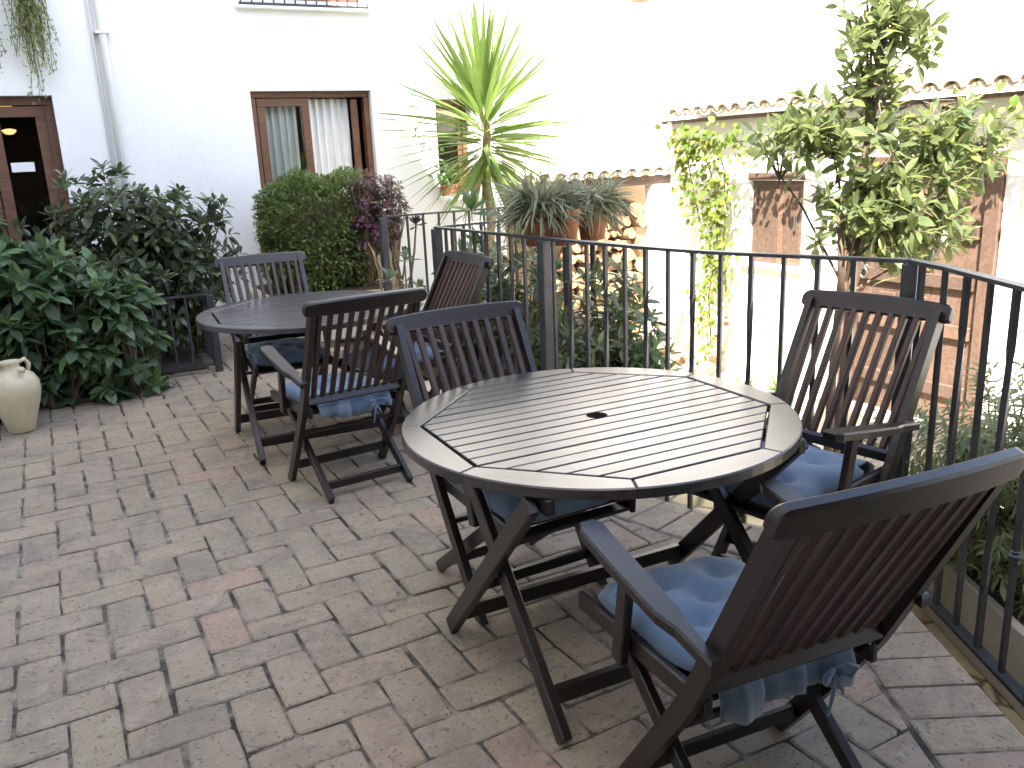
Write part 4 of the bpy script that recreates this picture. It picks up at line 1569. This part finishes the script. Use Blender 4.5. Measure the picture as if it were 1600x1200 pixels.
# yucca
def yucca():
    root = empty('yucca', (3.78, 7.5, LOW + .75)); tag(root, 'tall yucca with a head of long pointed leaves on a bare trunk', 'yucca')
    zb = LOW + .75
    prof = []
    mb = MB()
    pts = [(.02 * sin(i * .9), .01 * cos(i), i * .12) for i in range(18)]
    mb.tube([(x, y, z) for x, y, z in pts], [.052 + .006 * (i % 2) - .0012 * i for i in range(18)], 12)
    mb.build('trunk', 'yucca_bark', root, True)
    top = 17 * .12 + .05
    sh = [leaf_shape(1, .054, .4, dr, 6, .30) for dr in (.02, .07, .16)]
    ms = []
    for s in sh:
        me = mesh('leaf', s[0], s[1]); me.materials.append(MATS['yucca_leaf'])
        me.polygons.foreach_set('use_smooth', [True] * len(me.polygons)); ms.append(me)
    n = 185
    for k in range(n):
        t = k / n                      # 0 lowest/oldest .. 1 top
        ang = k * 2.39996 + rng.normal(0, .12)
        el = radians(-40 + 124 * t ** 1.15 + rng.normal(0, 5))
        z = 1.52 + .72 * t
        L = (.76 + .22 * sin(pi * min(1, t * 1.05)) + .10 * t) * rng.uniform(.9, 1.08)
        d = np.array([[cos(ang) * cos(el), sin(ang) * cos(el), sin(el)]])
        R = rotmats(d, np.array([[0, 0, 1.0]]), np.array([rng.normal(0, .3)]))[0]
        mw = Matrix.Identity(4)
        for a in range(3):
            for b in range(3): mw[a][b] = float(R[a, b] * L)
        mw[0][3], mw[1][3], mw[2][3] = .03 * cos(ang), .03 * sin(ang), z
        ob('leaf', ms[0 if t > .6 else (1 if t > .25 else 2)], None, root, mw)
yucca()

# pots on the sill of the small window
def sill_pot(x, label, mat, L, n, shapes):
    root = empty('flower_pot', (x, WALL_B - .06, 1.147)); tag(root, label, 'flower pot', 'pots on the window sill')
    MB().lathe([(0, 0), (.045, 0), (.06, .085), (.066, .088), (.066, .105), (.054, .105), (.05, .09), (0, .088)], 18).build('pot', 'terracotta', root, True)
    P, D, S = [], [], []
    for k in range(n):
        p = np.array([rng.normal(0, .075), -.03 + rng.normal(0, .05), .12 + abs(rng.normal(0, .10))])
        P.append(p); D.append(unit(np.array([p[0] * 4, -.5 + p[1] * 3, .5]) + rng.normal(0, .5, 3))); S.append(L * rng.uniform(.6, 1.2))
    put_leaves(root, shapes, P, D, S, mat, 30)
sill_pot(3.84, 'small terracotta pot of round-leaved geranium at the left of the sill', 'geranium_leaf', .055, 70, ROUND)
sill_pot(4.02, 'small terracotta pot of bright green leaves in the middle of the sill', 'vine_leaf', .05, 90, OVAL)
sill_pot(4.18, 'small terracotta pot of yellow-green leaves at the right of the sill', 'vine_leaf', .045, 90, SMALL)

# oleander-like sprigs by the far railing post
def sprig(name, label, base, tips, L, shapes, mat, n=12, cat='plant', singles=60, spread=(20, 80)):
    root = empty(name, base); tag(root, label, cat)
    P, D, S = [], [], []
    mb = MB()
    for (x, y, z) in tips:
        mb.tube([(0, 0, 0), (x * .5, y * .5, z * .5), (x, y, z)], [.009, .007, .004], 6)
        for q in np.linspace(.45, 1.0, 4):
            p1, d1, s1 = whorl((x * q, y * q, z * q), (x * .5, y * .5, z), n // 3 if q < 1 else n, L, spread if q == 1 else (45, 90), .2, .05)
            P += p1; D += d1; S += s1
    put_leaves(root, shapes, P, D, S, mat, singles)
    mb.build('stems', 'twig', root, True)
    return root
X, Y = cw(-0.70, 5.75)
sp = sprig('sprig_plant', 'upright leafy plant with one yellow flower beside the far railing post', (X, Y, 0.0), [(0.02, .0, .92), (-.10, .03, .80), (.10, -.05, .70), (-.03, -.06, .62)], .12, LANCE, 'rail_leaf')
MB().lathe([(0, 0), (.012, .004), (.03, .02), (.034, .034), (.012, .03), (0, .02)], 10).build('flower', 'yellow_petal', sp, True, Matrix.Translation((-.07, -.11, .56)) @ Matrix.Rotation(.9, 4, 'X'))
sprig('sprout_plant', 'upright bright green shoot of broad leaves in front of the yucca trunk', (2.95, 6.15, -.30), [(0, 0, 1.46), (.06, -.04, 1.15), (-.10, .02, 1.05), (.12, .05, 1.0)], .25, LANCE, 'hydrangea_leaf', 16, 'plant', 60, (12, 85))

# planters with grassy plants hanging beyond the railing
def planter(x, y, label, n, L, r):
    X, Y = cw(x, y)
    root = empty('hanging_planter', (X, Y, 1.03)); tag(root, label, 'planter', 'terracotta planters beyond the railing')
    MB().lathe([(0, 0), (r * .72, 0), (r, .17), (r * 1.08, .175), (r * 1.08, .205), (r * .93, .205), (r * .9, .17), (0, .165)], 22).build('pot', 'terracotta', root, True)
    P, D, S = [], [], []
    for k in range(n):
        a = rng.uniform(0, 6.28); q = r * sqrt(rng.uniform(0, 1))
        el = rng.uniform(-.35, 1.35)
        P.append(np.array([q * cos(a), q * sin(a), .17 + rng.uniform(0, .10)]))
        D.append(unit(np.array([cos(a) * cos(el), sin(a) * cos(el), sin(el)]) + rng.normal(0, .25, 3))); S.append(L * rng.uniform(.6, 1.15))
    put_leaves(root, [leaf_shape(1, .075, .3, .55, 5, .4), leaf_shape(1, .065, .3, .85, 5, .4), leaf_shape(1, .07, .3, .25, 5, .4)], P, D, S, 'grey_leaf', 110)
    MB().lathe([(r * 1.10, .150), (r * 1.12, .15), (r * 1.12, .162), (r * 1.10, .162)], 22, close=False).build('ring', 'iron', root)
    MB().tube([(0, 0, -.01), (0, 0, -1.45)], .018, 8).build('stand', 'iron', root)
planter(.205, 5.05, 'left terracotta planter with a mop of grey-green grassy leaves beyond the railing', 520, .24, .115)
planter(.345, 5.00, 'middle terracotta planter with few leaves beyond the railing', 120, .16, .09)
planter(.53, 5.25, 'right terracotta planter with a round tuft of grassy leaves beyond the railing', 420, .22, .10)

# shrubs below the railing
def low_shrub(x, y, label, half, zc, tips, L, mat, singles, shapes=LANCE, zb=-.42, nl=11):
    X, Y = cw(x, y)
    return shrub('border_shrub', label, (X, Y, zb), half, zc, tips, nl, L, shapes, mat, singles, group='shrubs beyond the railing', pw=.42, up_bias=.6)
low_shrub(.10, 5.60, 'tall grey-green shrub beyond the railing below the planters', (.34, .34, .72), .78, 170, .14, 'rail_leaf', 90)
low_shrub(.52, 4.95, 'grey-green shrub beyond the railing right of the thick post', (.36, .34, .62), .70, 210, .14, 'rail_leaf', 130)
low_shrub(.74, 4.80, 'brighter green shrub at the right end of the bed in front of the firewood', (.20, .28, .50), .60, 105, .13, 'hydrangea_leaf', 90)
low_shrub(-.22, 6.05, 'leafy shrub beyond the railing behind the sideways armchair', (.24, .26, .62), .80, 110, .13, 'rail_leaf', 60)
X, Y = cw(1.50, 7.5)
sprig('agave_plant', 'low rosette of broad green leaves on the ground by the log heap', (X, Y, LOW), [(0, 0, .22), (.14, -.05, .16), (-.12, .06, .18)], .26, LANCE, 'hydrangea_leaf', 12, 'plant', 40, (25, 80))

# pale bush by the right railing, in its stone trough
X, Y = cw(1.98, 3.02)
tr = empty('stone_trough', (X, Y, -.42)); tag(tr, 'cream stone planting trough on the lower ledge at the right', 'trough')
mb = MB()
mb.box((-.26, -.62, 0), (.26, -.58, .30), .006); mb.box((-.26, .58, 0), (.26, .62, .30), .006)
mb.box((-.26, -.579, 0), (-.22, .579, .30), .006); mb.box((.22, -.579, 0), (.26, .579, .30), .006)
mb.build('trough_sides', 'stone_trough', tr)
MB().box((-.219, -.578, .01), (.219, .578, .26), .004).build('earth', 'soil', tr)
tr.rotation_euler = (0, 0, -YAW)
shrub('pale_bush', 'pale green fine-leaved bush beyond the right-hand railing', (X, Y, -.16), (.48, .62, .46), .38, 900, 13, .080, NARROW + [LANCE[1]], 'pale_leaf', 120, cat='bush', pw=.42, up_bias=.55)

# tree beyond the railing
def tree(name, label, base, trunk_top, tips_fn, n_tips, singles, L, mat, seed):
    r_ = random.Random(seed)
    root = empty(name, base); tag(root, label, 'tree')
    mb = MB()
    tt = np.array(trunk_top)
    for off in (-.03, .03):
        mb.tube([(off, 0, 0), (off * 1.6 + tt[0] * .3, tt[1] * .3, tt[2] * .4), (tt[0] * .8 + off * 1.5, tt[1] * .8, tt[2] * .8), (tt[0] + off * 3, tt[1], tt[2] * 1.05)], [.030, .026, .022, .018], 9)
    P, D, S = [], [], []
    tips = tips_fn(n_tips)
    nodes = []
    far = [0]
    A_ = np.array(tips)
    for _ in range(25):                 # limb ends spread evenly through the crown
        dd = np.min(np.linalg.norm(A_[:, None] - A_[None, far], axis=2), axis=1)
        far.append(int(np.argmax(dd)))
    for k in range(1, 26):              # main limbs
        t = tips[far[k]]
        s = tt * (.72 + .5 * (k / 26))
        if t[2] > 2.1: s = tt + np.array([.06, -.03, .35 + .5 * rng.uniform()])
        mid = s * .5 + t * .5 + np.array([0, 0, .06])
        mb.tube([s, mid, t], [.010, .007, .003], 6, False)
        nodes += [mid, s * .25 + t * .75, s * .75 + t * .25]
    mb.tube([tt, tt + np.array([.05, -.03, .5]), tt + np.array([.10, -.05, 1.0]), tt + np.array([.13, -.06, 1.45])], [.016, .012, .008, .004], 6, False)
    nodes = np.array(nodes)
    for t in tips:
        b = nodes[int(np.argmin(np.linalg.norm(nodes - t, axis=1)))]
        mb.tube([b, b * .5 + t * .5 + rng.normal(0, .012, 3), t], [.006, .004, .002], 5, False)
        ax = unit((t - tt) * np.array([1, 1, .5]) + np.array([0, 0, .12]) + rng.normal(0, .2, 3))
        p1, d1, s1 = whorl(t, ax, r_.randint(9, 15), L, (25, 95), .3, .13)
        P += p1; D += d1; S += s1
    put_leaves(root, [leaf_shape(1, .34, .25, .18, 4, .5), leaf_shape(1, .30, .35, .35, 4, .5), leaf_shape(1, .38, .15, .05, 4, .48)], P, D, S, mat, singles, roll=.6)
    mb.build('trunk', 'bark', root, True)
    return root
def crown(n):
    """flattened lower skirt with a narrower top, as lobes"""
    lobes = [((.24, -.12, 1.58), (.48, .48, .30), 6), ((.56, -.30, 1.98), (.30, .30, .28), 3), ((-.28, .14, 2.06), (.28, .28, .22), 2.2),
             ((.07, -.03, 2.10), (.32, .32, .32), 3), ((.15, -.08, 2.60), (.30, .30, .36), 3.4), ((.19, -.09, 3.08), (.24, .24, .34), 1.8), ((.44, -.23, 1.40), (.34, .34, .16), 1.5)]
    w = np.array([l[2] for l in lobes]); w = w / w.sum()
    out = []
    while len(out) < n:
        c, h, _ = lobes[rng.choice(len(lobes), p=w)]
        d = unit(rng.normal(0, 1, 3)) * rng.uniform(0, 1) ** .45
        out.append(np.array(c) + d * np.array(h))
    return out
X, Y = cw(1.97, 5.0)
tree('citrus_tree', 'slender leafy green tree with twin stems beyond the railing corner', (X, Y, LOW + .40), (.03, -.02, 1.50), crown, 235, 290, .145, 'citrus_leaf', 3)

# climbing vine under the eaves of the low house
def vine():
    root = empty('climbing_vine', (XR - .08, 7.1, LOW)); tag(root, 'yellow-green climbing vine along the eaves and down the sunlit wall', 'vine')
    P, D, S = [], [], []
    mb = MB()
    def strand(pts, n, spread, L):
        pts = [np.array(p, float) for p in pts]
        mb.tube(pts, .008, 5, False)
        for k in range(n):
            t = rng.uniform(0, len(pts) - 1.001); i = int(t); f = t - i
            p = pts[i] * (1 - f) + pts[i + 1] * f
            q = p + np.array([-abs(rng.normal(0, .05)) - .01, rng.normal(0, spread), rng.normal(0, spread * .7)])
            P.append(q); D.append(unit(np.array([-.5, rng.normal(0, .6), -.55 + rng.normal(0, .45)]))); S.append(L * rng.uniform(.6, 1.2))
    z0 = -LOW
    strand([(0, -.05, .1), (-.02, .0, .8), (0, -.10, 1.4), (-.05, -.1, 2.0), (-.12, .1, 2.5)], 300, .11, .075)
    strand([(0, -.25, .9), (-.02, -.22, 1.5), (-.05, -.30, 2.0), (-.15, -.2, 2.5)], 220, .11, .075)
    strand([(-.15, .35, 2.5), (-.15, .05, 2.45), (-.15, -.5, 2.42), (-.15, -1.2, 2.46), (-.15, -2.0, 2.45), (-.15, -2.8, 2.5), (-.15, -3.6, 2.5)], 480, .13, .075)
    strand([(-.12, .30, 2.4), (-.08, .22, 2.0), (-.05, .12, 1.6)], 120, .11, .075)
    put_leaves(root, [leaf_shape(1, .85, .15, .2, 4, .42), leaf_shape(1, .78, .25, .3, 4, .45)], P, D, S, 'vine_leaf', 200, up=(-1, 0, .4), roll=.5)
    mb.build('stems', 'twig', root, True)
vine()

# trailing plant hanging from the upper left
def trailing():
    root = empty('trailing_plant', (0.02, WALL_B - .12, 3.6)); tag(root, 'light green trailing plant hanging down the white wall at the top left', 'plant')
    P, D, S = [], [], []
    mb = MB()
    for k in range(60):
        x = rng.normal(.13, .06); y = rng.normal(0, .03)
        if k > 50: x = rng.normal(-.16, .05)
        ln = rng.uniform(.85, 1.22) if k > 3 else rng.uniform(1.35, 1.5)
        pts = [(x * .8, y, 0), (x + rng.normal(0, .03), y, -ln * .5), (x + rng.normal(0, .05), y, -ln)]
        mb.tube(pts, .0022, 4, False)
        for t in np.linspace(.05, 1, int(ln * 50)):
            p = np.array(pts[0]) * (1 - t) ** 2 + np.array(pts[1]) * 2 * t * (1 - t) + np.array(pts[2]) * t * t
            P.append(p + rng.normal(0, .016, 3)); D.append(unit(rng.normal(0, 1, 3) + np.array([0, -.3, -.3]))); S.append(rng.uniform(.022, .046))
    put_leaves(root, SMALL, P, D, S, 'trail_leaf')
    mb.build('stems', 'twig', root)
    boxat('basket', (-.3, -.06, 0.0), (.35, .10, .16), 'terracotta', root, .02)
trailing()

# small turquoise pots and a seedling in the courtyard
for k, (x, y, lab) in enumerate(((5.35, 5.60, 'small turquoise glazed pot left of the others on the courtyard ground'), (5.58, 5.40, 'small turquoise glazed pot nearest the shutter wall'))):
    root = empty('glazed_pot', (x, y, LOW)); tag(root, lab, 'pot', 'glazed pots in the courtyard')
    MB().lathe([(0, 0), (.07, 0), (.11, .12), (.12, .24), (.10, .25), (.09, .13), (0, .10)], 20).build('pot', 'turquoise_glaze', root, True)
    P, D, S = [], [], []
    for q in range(30):
        P.append(np.array([rng.normal(0, .03), rng.normal(0, .03), .22])); D.append(unit(np.array([rng.normal(0, .5), rng.normal(0, .5), 1]))); S.append(rng.uniform(.1, .22))
    put_leaves(root, NARROW, P, D, S, 'vine_leaf', 20)
